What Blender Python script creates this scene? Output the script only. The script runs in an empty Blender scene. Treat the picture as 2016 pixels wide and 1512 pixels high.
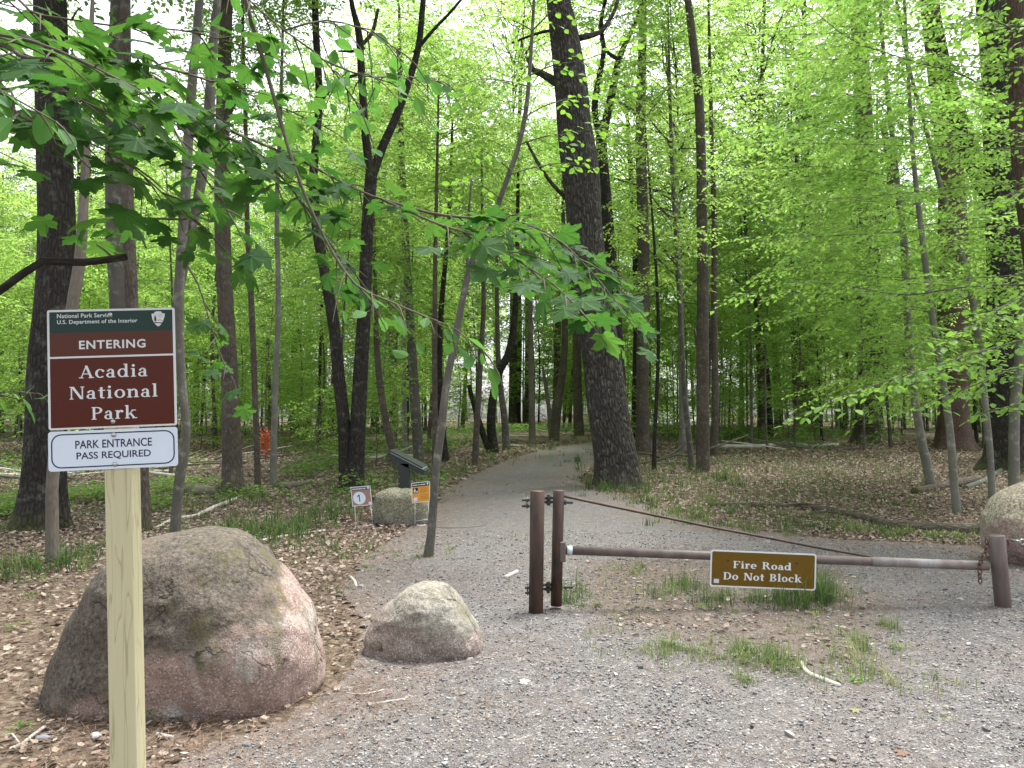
import bpy, math
import numpy as np
from mathutils import Vector, Matrix
R_ = math.radians
C = bpy.context.scene.collection
scn = bpy.context.scene

# ---------------------------------------------------------------- camera, sky, sun, exposure
FPX = 1514.0                      # focal length in pixels of the 2016 px wide photograph
EYE = np.array([0.0, 0.0, 1.55])
PITCH = math.atan(74 / FPX)
cam = bpy.data.cameras.new("camera"); cam.sensor_width = 36.0; cam.lens = FPX / 2016 * 36
cam.clip_start = 0.05; cam.clip_end = 2000
camo = bpy.data.objects.new("camera", cam); C.objects.link(camo)
camo.location = EYE; camo.rotation_euler = (math.pi / 2 + PITCH, 0, 0)
scn.camera = camo

SUN_EL, SUN_AZ = R_(70), R_(48)   # azimuth of the sun measured clockwise from +Y
world = bpy.data.worlds.new("World"); scn.world = world; world.use_nodes = True
wn, wl = world.node_tree.nodes, world.node_tree.links
wn.clear()
sky = wn.new("ShaderNodeTexSky"); sky.sky_type = 'NISHITA'; sky.sun_disc = False
sky.sun_elevation = SUN_EL; sky.sun_rotation = SUN_AZ; sky.dust_density = 4.0; sky.air_density = 1.0
hs = wn.new("ShaderNodeHueSaturation"); hs.inputs["Saturation"].default_value = 0.22
bg = wn.new("ShaderNodeBackground"); bg.inputs["Strength"].default_value = 0.15
wo = wn.new("ShaderNodeOutputWorld")
wl.new(sky.outputs[0], hs.inputs["Color"]); wl.new(hs.outputs[0], bg.inputs[0]); wl.new(bg.outputs[0], wo.inputs[0])
sun = bpy.data.lights.new("sun", 'SUN'); sun.energy = 1.9; sun.angle = R_(14); sun.color = (1.0, 0.97, 0.92)
suno = bpy.data.objects.new("sun", sun); C.objects.link(suno)
suno.rotation_euler = (math.pi / 2 - SUN_EL, 0, -SUN_AZ + math.pi)
scn.view_settings.view_transform = 'Standard'; scn.view_settings.look = 'None'
scn.view_settings.gamma = 1.0; scn.view_settings.exposure = 1.78
cy = scn.cycles
cy.max_bounces = 12; cy.diffuse_bounces = 9; cy.glossy_bounces = 2; cy.transmission_bounces = 9; cy.transparent_max_bounces = 4
cy.sample_clamp_indirect = 6.0

# ---------------------------------------------------------------- numbers and noise
RNG = np.random.default_rng(11)
U = RNG.uniform
def nrm(a):
    a = np.asarray(a, float)
    return a / np.maximum(np.linalg.norm(a, axis=-1, keepdims=True), 1e-9)
def _hash(i, j, k, s):
    h = (i.astype(np.int64) * 374761393 + j.astype(np.int64) * 668265263 + k.astype(np.int64) * 2147483647 + s * 974711) & 0xFFFFFFFF
    h = ((h ^ (h >> 13)) * 1274126177) & 0xFFFFFFFF
    h = ((h ^ (h >> 16)) * 2246822519) & 0xFFFFFFFF
    return ((h ^ (h >> 15)) & 0xFFFFFF) / float(0xFFFFFF)
def vnoise(x, y, z=0.0, s=0):
    x, y, z = np.broadcast_arrays(np.asarray(x, float), np.asarray(y, float), np.asarray(z, float))
    i, j, k = np.floor(x), np.floor(y), np.floor(z)
    u, v, w = x - i, y - j, z - k
    u, v, w = (t * t * (3 - 2 * t) for t in (u, v, w))
    r = 0
    for a in (0, 1):
        for b in (0, 1):
            for c in (0, 1):
                r = r + _hash(i + a, j + b, k + c, s) * (u if a else 1 - u) * (v if b else 1 - v) * (w if c else 1 - w)
    return r
def fbm(x, y, z=0.0, s=0, o=4):
    r, a, t = 0, 0.5, 0
    for q in range(o):
        f = 2.0 ** q
        r = r + a * vnoise(np.asarray(x) * f, np.asarray(y) * f, np.asarray(z) * f, s + q); t += a; a *= 0.5
    return r / t

# ---------------------------------------------------------------- the lie of the land
def gh(x, y):
    x = np.asarray(x, float); y = np.asarray(y, float)
    t = np.maximum(0, y - 12)
    g = 0.035 * (np.sqrt(t * t + 4) - 2)
    g = np.where(t > 28, 0.91 + 0.012 * (t - 28), g)
    g = g + 0.07 * (fbm(x * .28, y * .28, s=3) - .5) * np.clip((y - 4) / 8, 0, 1) * np.clip((np.abs(x - 1) - 2) / 4, .15, 1)
    g = g + 2.4 * np.exp(-(((x - 15) / 9) ** 2 + ((y - 80) / 13) ** 2))
    return g
def at(px, py, Y):                          # the point that far down the view for a place in the photograph
    dx, dz = (px - 1008) / FPX, -(py - 756) / FPX
    d = np.array([dx, math.cos(PITCH) - dz * math.sin(PITCH), math.sin(PITCH) + dz * math.cos(PITCH)])
    return EYE + d * (Y / d[1])
def gp(px, py):                             # where that line of sight meets the ground
    ys = np.concatenate([np.arange(1.2, 20, .02), np.arange(20, 95, .1)])
    d0 = at(px, py, 1.0) - EYE
    p = EYE + d0 * ys[:, None]
    hit = np.nonzero(p[:, 2] <= gh(p[:, 0], p[:, 1]))[0]
    q = p[hit[0]] if len(hit) else p[-1]
    return np.array([q[0], q[1], float(gh(q[0], q[1]))])

# ---------------------------------------------------------------- mesh helpers
class MB:
    def __init__(s): s.v = []; s.f = []; s.n = 0; s.a = {}
    def add(s, V, F, **at_):
        V = np.asarray(V, float).reshape(-1, 3)
        if not isinstance(F, list): F = [F]
        for f in F:
            f = np.asarray(f, np.int64)
            if f.size: s.f.append(f + s.n)
        for k in set(s.a) | set(at_):
            if k not in s.a: s.a[k] = []
        s.v.append(V); s.n += len(V)
        for k, v in at_.items(): s.a[k].append(np.asarray(v, float))
        return s
    def mesh(s, name, mat, smooth=True):
        me = bpy.data.meshes.new(name)
        V = np.concatenate(s.v); n = len(V)
        loops = np.concatenate([f.ravel() for f in s.f]); sizes = np.concatenate([np.full(len(f), f.shape[1]) for f in s.f])
        me.vertices.add(n); me.vertices.foreach_set("co", V.ravel().astype(np.float32))
        me.loops.add(len(loops)); me.loops.foreach_set("vertex_index", loops.astype(np.int32))
        me.polygons.add(len(sizes))
        me.polygons.foreach_set("loop_start", np.concatenate([[0], np.cumsum(sizes)[:-1]]).astype(np.int32))
        me.polygons.foreach_set("use_smooth", np.full(len(sizes), bool(smooth)))
        for k, l in s.a.items():
            a = np.concatenate(l)
            if len(a) != n: continue
            if a.ndim == 1:
                t = me.attributes.new(k, 'FLOAT', 'POINT'); t.data.foreach_set("value", a.astype(np.float32))
            elif a.shape[1] == 3:
                t = me.attributes.new(k, 'FLOAT_VECTOR', 'POINT'); t.data.foreach_set("vector", a.ravel().astype(np.float32))
        me.update(calc_edges=True)
        for m in (mat if isinstance(mat, (list, tuple)) else [mat]): me.materials.append(m)
        return me
    def build(s, name, mat, parent=None, smooth=True):
        return link(name, s.mesh(name, mat, smooth), parent)
def link(name, data, parent=None, loc=None):
    o = bpy.data.objects.new(name, data); C.objects.link(o)
    if parent is not None: o.parent = parent
    if loc is not None: o.location = loc
    return o
def tag(o, label=None, cat=None, group=None, kind=None):
    if label: o["label"] = label
    if cat: o["category"] = cat
    if group: o["group"] = group
    if kind: o["kind"] = kind
    return o
def thing(name, label, cat, loc=(0, 0, 0), group=None):
    return tag(link(name, None, None, loc), label, cat, group)
def smoothpath(P, step):                    # Catmull-Rom through the points (columns beyond xyz ride along)
    P = np.asarray(P, float)
    if len(P) == 2: P = np.vstack([P[0], (P[0] + P[1]) / 2, P[1]])
    Q = np.vstack([2 * P[0] - P[1], P, 2 * P[-1] - P[-2]]); out = []
    for i in range(len(P) - 1):
        a, b, c, d = Q[i:i + 4]; n = max(1, int(np.linalg.norm((c - b)[:3]) / step))
        t = (np.arange(n) / n)[:, None]
        out.append(.5 * (2 * b + (c - a) * t + (2 * a - 5 * b + 4 * c - d) * t ** 2 + (3 * b - a - 3 * c + d) * t ** 3))
    return np.vstack(out + [P[-1:]])
def tube(P, r, sides=8, cap=True, rough=0.0, seed=0, flare=None, freq=3.0):
    P = np.asarray(P, float); n = len(P); r = np.broadcast_to(np.asarray(r, float), (n,))
    T = nrm(np.gradient(P, axis=0))
    ref = np.array([0., 1, 0]) if abs(T[:, 1]).mean() < .8 else np.array([1., 0, 0])
    A = nrm(np.cross(T, ref)); B = np.cross(T, A)
    s = np.concatenate([[0], np.cumsum(np.linalg.norm(np.diff(P, axis=0), axis=1))])
    th = np.arange(sides) / sides * 2 * math.pi
    cs, sn = np.cos(th), np.sin(th)
    rr = r[:, None] * np.ones(sides)
    if rough:
        k = fbm(cs[None] * freq + 7 * seed, sn[None] * freq, s[:, None] * 1.3, s=seed, o=3) - .5
        rr = rr * (1 + rough * 2 * k)
    if flare is not None:
        amt, hgt, nl = flare
        lob = .55 + .45 * np.cos(th * nl + seed * 1.7 + .6 * np.sin(2 * th + seed))
        rr = rr * (1 + amt * np.exp(-s[:, None] / hgt) * lob[None])
    V = P[:, None] + rr[..., None] * (cs[None, :, None] * A[:, None] + sn[None, :, None] * B[:, None])
    bk = np.stack([cs[None] * r[:, None], sn[None] * r[:, None], s[:, None] * np.ones(sides)], -1)
    i, j = np.meshgrid(np.arange(n - 1), np.arange(sides), indexing='ij'); j2 = (j + 1) % sides
    F = np.stack([i * sides + j, i * sides + j2, (i + 1) * sides + j2, (i + 1) * sides + j], -1).reshape(-1, 4)
    V = V.reshape(-1, 3); bk = bk.reshape(-1, 3); Fs = [F]
    if cap:
        V = np.vstack([V, P[:1], P[-1:]]); bk = np.vstack([bk, [[0, 0, 0]], [[0, 0, s[-1]]]])
        q = np.arange(sides); q2 = (q + 1) % sides; e = n * sides
        Fs.append(np.stack([q2, q, np.full(sides, e)], -1))
        Fs.append(np.stack([(n - 1) * sides + q, (n - 1) * sides + q2, np.full(sides, e + 1)], -1))
    return V, Fs, bk
def tubes(mb, P, r, sides=8, **k):
    V, F, bk = tube(P, r, sides, **k); mb.add(V, F, bk=bk)
def box(mb, lo, hi, M=None):
    lo, hi = np.array(lo, float), np.array(hi, float)
    V = np.array([[(lo, hi)[(i >> k) & 1][k] for k in range(3)] for i in range(8)])
    if M is not None: V = V @ np.array(M.to_3x3()).T + np.array(M.translation)
    mb.add(V, np.array([[0, 2, 3, 1], [4, 5, 7, 6], [0, 1, 5, 4], [2, 6, 7, 3], [0, 4, 6, 2], [1, 3, 7, 5]]))
def cyl(mb, a, b, r, sides=20, r2=None):
    a, b = np.asarray(a, float), np.asarray(b, float)
    tubes(mb, np.vstack([a, b]), np.array([r, r if r2 is None else r2]), sides)

# leaves: template (k,3) with x across, y along, z out of the blade
def T_diamond():
    return np.array([[0, 0, 0], [.30, .45, .07], [0, 1, -.06], [-.30, .45, .07]]), [np.array([[0, 1, 2, 3]])]
def T_oval(w=.32):
    ys = [0, .18, .42, .68, .88, 1]; ws = [0, .62, 1, .82, .4, 0]
    V = [[0, y, -.12 * y * y] for y in ys]
    for sg in (1, -1):
        V += [[sg * w * k, y + .05, .06 * k - .12 * y * y] for y, k in zip(ys[1:5], ws[1:5])]
    F3 = []; F4 = []
    for o, fl in ((6, 0), (10, 1)):
        t = [[0, o, 1]]; q = [[1, o, o + 1, 2], [2, o + 1, o + 2, 3], [3, o + 2, o + 3, 4]]; t2 = [[4, o + 3, 5]]
        for l, dst in ((t + t2, F3), (q, F4)):
            for f in l: dst.append(f[::-1] if fl else f)
    return np.array(V), [np.array(F3), np.array(F4)]
def T_maple():
    h = [(.05, -.02), (.16, -.10), (.33, -.13), (.46, -.05), (.62, -.03), (.53, .06), (.50, .14), (.44, .19), (.54, .25), (.64, .28), (.72, .35), (.88, .42), (.76, .49), (.70, .59),
         (.56, .58), (.44, .58), (.31, .53), (.31, .64), (.37, .74), (.30, .78), (.22, .90), (.12, .93)]
    pts = h + [(0, 1.12)] + [(-x, y) for x, y in h[::-1]]
    V = [[0, .22, .04]] + [[x, y, .04 - .22 * (x * x + (y - .22) ** 2) + .015 * math.cos(9 * math.atan2(y - .2, x))] for x, y in pts]
    n = len(pts)
    return np.array(V), [np.array([[0, i + 1, (i + 1) % n + 1] for i in range(n)])]
def leaves(mb, P, D, N, L, tmpl, tint, wid=1.0):
    V0, Fs = tmpl; n = len(P)
    if n == 0: return
    D = nrm(D); S = nrm(np.cross(D, N)); N = np.cross(S, D); L = np.broadcast_to(L, (n,))[:, None, None]
    V = P[:, None] + L * (wid * V0[None, :, :1] * S[:, None] + V0[None, :, 1:2] * D[:, None] + V0[None, :, 2:] * N[:, None])
    k = len(V0); off = np.arange(n)[:, None, None] * k
    mb.add(V.reshape(-1, 3), [(f[None] + off).reshape(-1, f.shape[1]) for f in Fs],
           tint=np.repeat(tint, k), lc=np.tile(V0, (n, 1)))
DIA, OVAL, MAPLE = T_diamond(), T_oval(), T_maple()
def foliage(leaf, wood, path, tw_len=.5, tw_step=.18, lf_step=.07, L=.08, tmpl=DIA, start=.2, droop=.25, tilt=.35, twigs=False, petiole=0, jit=.25, petmb=None, rise=0.0, vert=.35):
    """flat sprays of leaves on alternate side twigs along a branch"""
    path = smoothpath(path, .08); s = np.concatenate([[0], np.cumsum(np.linalg.norm(np.diff(path, axis=0), axis=1))]); tot = s[-1]
    q = np.arange(start * tot, tot, tw_step); q = q + U(-.3, .3, len(q)) * tw_step; q = np.clip(q, 0, tot)
    if len(q) < 2: return
    B = np.stack([np.interp(q, s, path[:, i]) for i in range(3)], -1)
    T = nrm(np.stack([np.interp(q, s, np.gradient(path[:, i], s)) for i in range(3)], -1))
    side = np.where(np.arange(len(q)) % 2, 1, -1)[:, None]
    up = np.array([0, 0, 1.0]); H = nrm(np.cross(T, up))
    D = nrm(side * H * .85 + T * U(.35, .9, (len(q), 1)) + U(-.2, .2, (len(q), 3)) + up * (rise + U(-vert, vert * .6, (len(q), 1))))
    frac = (q - start * tot) / max(1e-6, tot - start * tot)
    ln = tw_len * (1.05 - .75 * frac) * U(.6, 1.15, len(q))
    B = np.vstack([B, path[-1:]]); D = np.vstack([D, T[-1:]]); ln = np.append(ln, tw_len * .45)
    cnt = np.maximum(2, (ln / lf_step).astype(int)); m = cnt.sum()
    ti = np.repeat(np.arange(len(ln)), cnt); f = (np.arange(m) - np.repeat(np.cumsum(cnt) - cnt, cnt) + .7) / np.repeat(cnt, cnt)
    d = f * ln[ti]
    P = B[ti] + D[ti] * d[:, None] - up * (droop * d * d / np.maximum(ln[ti], .1))[:, None] + RNG.normal(0, jit * lf_step, (m, 3))
    if twigs and wood is not None:
        for b in range(len(ln)):
            t = np.linspace(0, 1, 4)[:, None]
            tubes(wood, B[b] + D[b] * t * ln[b] - up * droop * ln[b] * t * t, np.array([.0026, .0021, .0016, .0009]) * (1 + tw_len), 4, cap=False)
    sd = np.where((np.arange(m) % 2) == 0, 1, -1)[:, None]
    Hh = nrm(np.cross(D[ti], up))
    LD = nrm(D[ti] * U(.5, 1.1, (m, 1)) + sd * Hh * U(.5, 1.0, (m, 1)) + np.array([0, 0, -1]) * U(0, 2 * droop, (m, 1)) + U(-.25, .25, (m, 3)))
    N = nrm(np.array([0, 0, 1.0]) + RNG.normal(0, tilt, (m, 3)))
    Ls = L * U(.6, 1.2, m)
    if petiole:
        P2 = P + LD * petiole * U(.6, 1.2, (m, 1)) - up * petiole * .2
        pm = leaf
        if pm is not None:
            w = .0011; Hs = nrm(np.cross(LD, N)) * w; Nn = N * w
            V = np.stack([P + Hs, P - Hs, P2 - Hs, P2 + Hs, P + Nn, P - Nn, P2 - Nn, P2 + Nn], 1).reshape(-1, 3)
            o = (np.arange(m) * 8)[:, None]
            pm.add(V, np.vstack([o + np.array([0, 1, 2, 3]), o + np.array([4, 5, 6, 7])]), tint=np.full(len(V), .9), lc=V * 0 + [.3, .5, 0])
        P = P2
    tint = np.clip(RNG.normal(.5, .2, m) + np.repeat(RNG.normal(0, .15, len(ln)), cnt), 0, 1)
    leaves(leaf, P, LD, N, Ls, tmpl, tint)
def crown(seed, axis, zlo, zhi, rmax, nbr, L=.11, tw_len=.6, tw_step=.2, lf_step=.08, prof=None, bias=None, bl=1.0, tmpl=DIA, up=(.1, .55), sag=.12, wr=.012, start=.25, vert=.6, tilt=.55):
    """branches round an axis (k,3 rising points) with flat leafy sprays; returns leaf and wood builders"""
    global RNG, U
    keep = RNG; RNG = np.random.default_rng(seed); U = RNG.uniform
    lf, wd = MB(), MB()
    axis = np.asarray(axis, float)
    for b in range(nbr):
        t = (b + U(0, 1)) / nbr
        z = zlo + (zhi - zlo) * t
        base = np.array([np.interp(z, axis[:, 2], axis[:, 0]), np.interp(z, axis[:, 2], axis[:, 1]), z])
        az = U(0, 2 * math.pi)
        if bias is not None and U() < bias[1]: az = bias[0] + RNG.normal(0, .7)
        pr = prof(t) if prof else 1 - abs(2 * t - .8) ** 2 * .6
        ln = rmax * pr * U(.55, 1.05); el = U(*up)
        h = np.array([math.cos(az), math.sin(az), 0]); k = np.linspace(0, 1, 5)[:, None]
        sw = np.array([-h[1], h[0], 0]) * U(-.15, .15)
        path = base + h * ln * k + np.array([0, 0, 1]) * ln * (math.tan(el) * k - sag * 2 * k * k) + sw * ln * k * k + RNG.normal(0, .02 * ln, (5, 3)) * (k > 0)
        tubes(wd, path, np.linspace(wr, .003, 5) * (.6 + .4 * ln / rmax), 5, cap=False)
        foliage(lf, None, path, tw_len * min(1, ln / 1.2), tw_step, lf_step, L, tmpl, start=start, vert=vert, tilt=tilt)
    RNG = keep; U = RNG.uniform
    return lf, wd
# ---------------------------------------------------------------- materials
def newmat(name):
    m = bpy.data.materials.new(name); m.use_nodes = True; nt = m.node_tree; nt.nodes.clear()
    out = nt.nodes.new("ShaderNodeOutputMaterial")
    def N(t, **k):
        n = nt.nodes.new(t)
        for a, v in k.items():
            if a in n.inputs.keys() if hasattr(n.inputs, "keys") else False: n.inputs[a].default_value = v
            else: setattr(n, a, v)
        return n
    return m, nt, N, nt.links.new, out
def attr(N, name):
    n = N("ShaderNodeAttribute"); n.attribute_name = name; return n
def ramp(N, L, fac, stops, interp='LINEAR'):
    n = N("ShaderNodeValToRGB"); cr = n.color_ramp; cr.interpolation = interp
    while len(cr.elements) < len(stops): cr.elements.new(.5)
    for e, (p, c) in zip(cr.elements, stops):
        e.position = p; e.color = (c, c, c, 1) if not isinstance(c, tuple) else (*c, 1)
    L(fac, n.inputs[0]); return n.outputs[0]
def mix(N, L, fac, a, b, mode='MIX'):
    n = N("ShaderNodeMix"); n.data_type = 'RGBA'; n.blend_type = mode
    for sock, v in ((n.inputs[0], fac), (n.inputs[6], a), (n.inputs[7], b)):
        if isinstance(v, (int, float)): sock.default_value = v
        elif isinstance(v, tuple): sock.default_value = (*v, 1)
        else: L(v, sock)
    return n.outputs[2]
def math_(N, L, op, a, b=0.0, clamp=False):
    n = N("ShaderNodeMath"); n.operation = op; n.use_clamp = clamp
    for i, v in enumerate((a, b)):
        if isinstance(v, (int, float)): n.inputs[i].default_value = v
        else: L(v, n.inputs[i])
    return n.outputs[0]
def noise(N, L, vec, scale, detail=4, rough=.55, out=0, dist=0):
    n = N("ShaderNodeTexNoise"); n.inputs["Scale"].default_value = scale; n.inputs["Detail"].default_value = detail
    n.inputs["Roughness"].default_value = rough; n.inputs["Distortion"].default_value = dist
    if vec is not None: L(vec, n.inputs["Vector"])
    return n.outputs[out]
def voro(N, L, vec, scale, feature='F1', out="Distance", rnd=1.0):
    n = N("ShaderNodeTexVoronoi"); n.feature = feature; n.inputs["Scale"].default_value = scale; n.inputs["Randomness"].default_value = rnd
    L(vec, n.inputs["Vector"]); return n.outputs[out]
def mapping(N, L, vec, scale):
    n = N("ShaderNodeMapping"); n.inputs["Scale"].default_value = scale; L(vec, n.inputs["Vector"]); return n.outputs[0]
def bump(N, L, h, strength, dist=.01, nin=None):
    n = N("ShaderNodeBump"); n.inputs["Strength"].default_value = strength; n.inputs["Distance"].default_value = dist
    L(h, n.inputs["Height"])
    if nin is not None: L(nin, n.inputs["Normal"])
    return n.outputs[0]
def pbsdf(N, L, out, col, rough=.8, nrmal=None, metal=0.0, spec=.3):
    p = N("ShaderNodeBsdfPrincipled")
    for k, v in (("Base Color", col), ("Roughness", rough), ("Metallic", metal), ("Specular IOR Level", spec)):
        s = p.inputs[k]
        if isinstance(v, (int, float)): s.default_value = v
        elif isinstance(v, tuple): s.default_value = (*v, 1)
        else: L(v, s)
    if nrmal is not None: L(nrmal, p.inputs["Normal"])
    if out is not None: L(p.outputs[0], out.inputs[0])
    return p.outputs[0]
def geo_pos(N): return N("ShaderNodeNewGeometry").outputs["Position"]
def obj_co(N): return N("ShaderNodeTexCoord").outputs["Object"]

def m_flat(name, col, rough=.5, metal=0.0, spec=.4, var=.12, sc=30):
    m, nt, N, L, out = newmat(name)
    n = noise(N, L, obj_co(N), sc, 3)
    c = mix(N, L, n, tuple(v * (1 - var) for v in col), tuple(min(1, v * (1 + var)) for v in col))
    pbsdf(N, L, out, c, rough, None, metal, spec); return m
def m_leaf(name, r1, r2, t1, t2, fac=.48, rough=.45, vein=True):
    m, nt, N, L, out = newmat(name)
    ti = attr(N, "tint").outputs["Fac"]
    oi = N("ShaderNodeObjectInfo").outputs["Random"]
    k = math_(N, L, 'ADD', math_(N, L, 'MULTIPLY', ti, .75), math_(N, L, 'MULTIPLY', oi, .25), True)
    c, t = mix(N, L, k, r1, r2), mix(N, L, k, t1, t2)
    if vein:
        lc = N("ShaderNodeSeparateXYZ"); L(attr(N, "lc").outputs["Vector"], lc.inputs[0])
        ax = math_(N, L, 'ABSOLUTE', lc.outputs[0])
        rib = ramp(N, L, ax, [(0, 1.0), (.03, 0.0)])
        w = N("ShaderNodeTexWave"); w.wave_type = 'BANDS'; w.bands_direction = 'Y'; w.inputs["Scale"].default_value = 2.6
        cb = N("ShaderNodeCombineXYZ"); L(math_(N, L, 'SUBTRACT', lc.outputs[1], math_(N, L, 'MULTIPLY', ax, .9)), cb.inputs[1]); L(cb.outputs[0], w.inputs["Vector"])
        vs = ramp(N, L, w.outputs["Fac"], [(.9, 0.0), (1, .45)])
        v = math_(N, L, 'MAXIMUM', rib, vs)
        t = mix(N, L, math_(N, L, 'MULTIPLY', v, .45), t, tuple(x * .5 for x in t1)); c = mix(N, L, math_(N, L, 'MULTIPLY', v, .35), c, tuple(min(1, x * 1.9 + .01) for x in r2))
    p = pbsdf(N, L, None, c, rough, None, 0, .12)
    tr = N("ShaderNodeBsdfTranslucent"); L(t, tr.inputs[0])
    ms = N("ShaderNodeMixShader"); ms.inputs[0].default_value = fac; L(p, ms.inputs[1]); L(tr.outputs[0], ms.inputs[2]); L(ms.outputs[0], out.inputs[0])
    return m
def m_bark(name, dark, light, vs=9.0, ridge=1.0, depth=.02, moss=0.0, lich=0.0, strip=False):
    """bark from the mesh's own round-the-trunk coordinates: furrows drawn out along the stem"""
    m, nt, N, L, out = newmat(name)
    bk = attr(N, "bk").outputs["Vector"]
    st = mapping(N, L, bk, (1, 1, .27 if not strip else 2.2))
    n1 = noise(N, L, st, vs * 2.2, 6, .65, dist=.4)
    v1 = voro(N, L, st, vs * 1.9, 'DISTANCE_TO_EDGE')
    fur = ramp(N, L, v1, [(0.0, 0.0), (.28, 1.0)])
    n2 = noise(N, L, bk, vs * 7, 4, .7)
    big = noise(N, L, bk, 1.7, 3)
    k = math_(N, L, 'MULTIPLY', math_(N, L, 'ADD', math_(N, L, 'MULTIPLY', fur, .5 * ridge), math_(N, L, 'MULTIPLY', n1, .75)), math_(N, L, 'ADD', .55, math_(N, L, 'MULTIPLY', n2, .7)), True)
    c = mix(N, L, k, dark, light)
    c = mix(N, L, ramp(N, L, big, [(.4, 0.0), (.7, .35)]), c, tuple(x * 1.35 for x in light))
    if lich:
        lm = noise(N, L, bk, 6.5, 5, .6); c = mix(N, L, math_(N, L, 'MULTIPLY', ramp(N, L, lm, [(.55, 0.0), (.66, 1.0)]), lich), c, (.30, .33, .27))
    if moss:
        z = N("ShaderNodeSeparateXYZ"); L(bk, z.inputs[0])
        mm = math_(N, L, 'SUBTRACT', math_(N, L, 'MULTIPLY', noise(N, L, bk, 5, 4), 1.3), math_(N, L, 'MULTIPLY', z.outputs[2], .9))
        c = mix(N, L, math_(N, L, 'MULTIPLY', ramp(N, L, mm, [(.25, 0.0), (.6, 1.0)]), moss), c, (.075, .10, .022))
    h = math_(N, L, 'ADD', math_(N, L, 'MULTIPLY', fur, ridge), math_(N, L, 'MULTIPLY', n1, .8))
    b = bump(N, L, h, .9, depth)
    pbsdf(N, L, out, c, .9, b, 0, .15); return m
def m_granite(name, pink, lichen, zlev, zslope, amt, pale=(.36, .34, .31), moss=None, nz=.35):
    m, nt, N, L, out = newmat(name)
    o = obj_co(N); s = N("ShaderNodeSeparateXYZ"); L(o, s.inputs[0])
    sp = noise(N, L, o, 95, 3, .7); sp2 = voro(N, L, o, 130, 'F1', "Color"); big = noise(N, L, o, 2.6, 5, .6); mid = noise(N, L, o, 11, 5, .65)
    sv = N("ShaderNodeSeparateColor"); L(sp2, sv.inputs[0])
    base = mix(N, L, ramp(N, L, mid, [(.3, 0.0), (.7, 1.0)]), tuple(x * .62 for x in pink), pink)
    base = mix(N, L, ramp(N, L, noise(N, L, o, 5, 4), [(.52, 0.0), (.68, .75)]), base, pale)
    base = mix(N, L, ramp(N, L, sv.outputs[0], [(.72, 0.0), (.95, .55)]), base, (.07, .06, .055))
    base = mix(N, L, ramp(N, L, sv.outputs[1], [(.75, 0.0), (.97, .55)]), base, (.55, .50, .46))
    lev = math_(N, L, 'ADD', math_(N, L, 'ADD', s.outputs[2], math_(N, L, 'MULTIPLY', s.outputs[0], zslope)), math_(N, L, 'MULTIPLY', math_(N, L, 'SUBTRACT', big, .5), nz * 2))
    lm = math_(N, L, 'MULTIPLY', ramp(N, L, math_(N, L, 'SUBTRACT', math_(N, L, 'MULTIPLY', lev, 1.0), zlev - .5), [(.44, 0.0), (.56, 1.0)]), amt)
    lc = mix(N, L, ramp(N, L, noise(N, L, o, 42, 5, .75), [(.38, 0.0), (.66, 1.0)]), tuple(x * .35 for x in lichen), tuple(x * 2.3 for x in lichen))
    lc = mix(N, L, ramp(N, L, noise(N, L, o, 3.3, 3), [(.52, 0.0), (.7, .45)]), lc, tuple((a + b) * .35 for a, b in zip(pink, lichen)))
    c = mix(N, L, lm, base, lc)
    if moss:
        ms = ramp(N, L, noise(N, L, mapping(N, L, o, (3.2, 3.2, .9)), 1.5, 5, .6), [(.56, 0.0), (.68, .8)])
        c = mix(N, L, ms, c, moss)
    cn = math_(N, L, 'ABSOLUTE', math_(N, L, 'SUBTRACT', noise(N, L, o, 1.6, 6, .55), .5))
    crack = math_(N, L, 'MAXIMUM', ramp(N, L, cn, [(0, 0.0), (.010, 1.0)]), ramp(N, L, noise(N, L, o, 2.3, 2), [(.50, 1.0), (.56, 0.0)]))
    c = mix(N, L, math_(N, L, 'MULTIPLY', math_(N, L, 'SUBTRACT', 1.0, crack), .7), c, (.03, .026, .022))
    h = math_(N, L, 'ADD', math_(N, L, 'MULTIPLY', mid, 1.0), math_(N, L, 'ADD', math_(N, L, 'MULTIPLY', sp, .35), math_(N, L, 'MULTIPLY', crack, .5)))
    pbsdf(N, L, out, c, .85, bump(N, L, h, .8, .025), 0, .25); return m
def m_rust(name, a, b, scratch=None, sc=14, rough=.6):
    m, nt, N, L, out = newmat(name)
    o = obj_co(N); st = mapping(N, L, o, (1, 1, .25))
    n = noise(N, L, st, sc, 6, .65); n2 = noise(N, L, o, sc * 9, 3)
    c = mix(N, L, ramp(N, L, n, [(.36, 0.0), (.64, 1.0)]), a, b)
    c = mix(N, L, ramp(N, L, n2, [(.55, 0.0), (.8, .35)]), c, tuple(x * .45 for x in a))
    if scratch: c = mix(N, L, ramp(N, L, noise(N, L, o, sc * 1.6, 5, .7), [(.66, 0.0), (.74, .7)]), c, scratch)
    pbsdf(N, L, out, c, rough, bump(N, L, n2, .25, .003), 0, .4); return m
def m_ground():
    m, nt, N, L, out = newmat("forest_floor")
    p = geo_pos(N)
    n1 = noise(N, L, p, 1.1, 5); n2 = noise(N, L, p, 26, 5, .7); n3 = voro(N, L, p, 34, 'F1', "Color")
    s = N("ShaderNodeSeparateColor"); L(n3, s.inputs[0])
    c = mix(N, L, n2, (.042, .033, .026), (.155, .12, .086))
    c = mix(N, L, ramp(N, L, s.outputs[0], [(.55, 0.0), (.95, .5)]), c, (.30, .24, .18))
    c = mix(N, L, ramp(N, L, n1, [(.58, 0.0), (.72, .5)]), c, (.07, .09, .03))
    pbsdf(N, L, out, c, .95, bump(N, L, math_(N, L, 'ADD', n2, s.outputs[1]), .8, .03), 0, .1); return m
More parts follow.
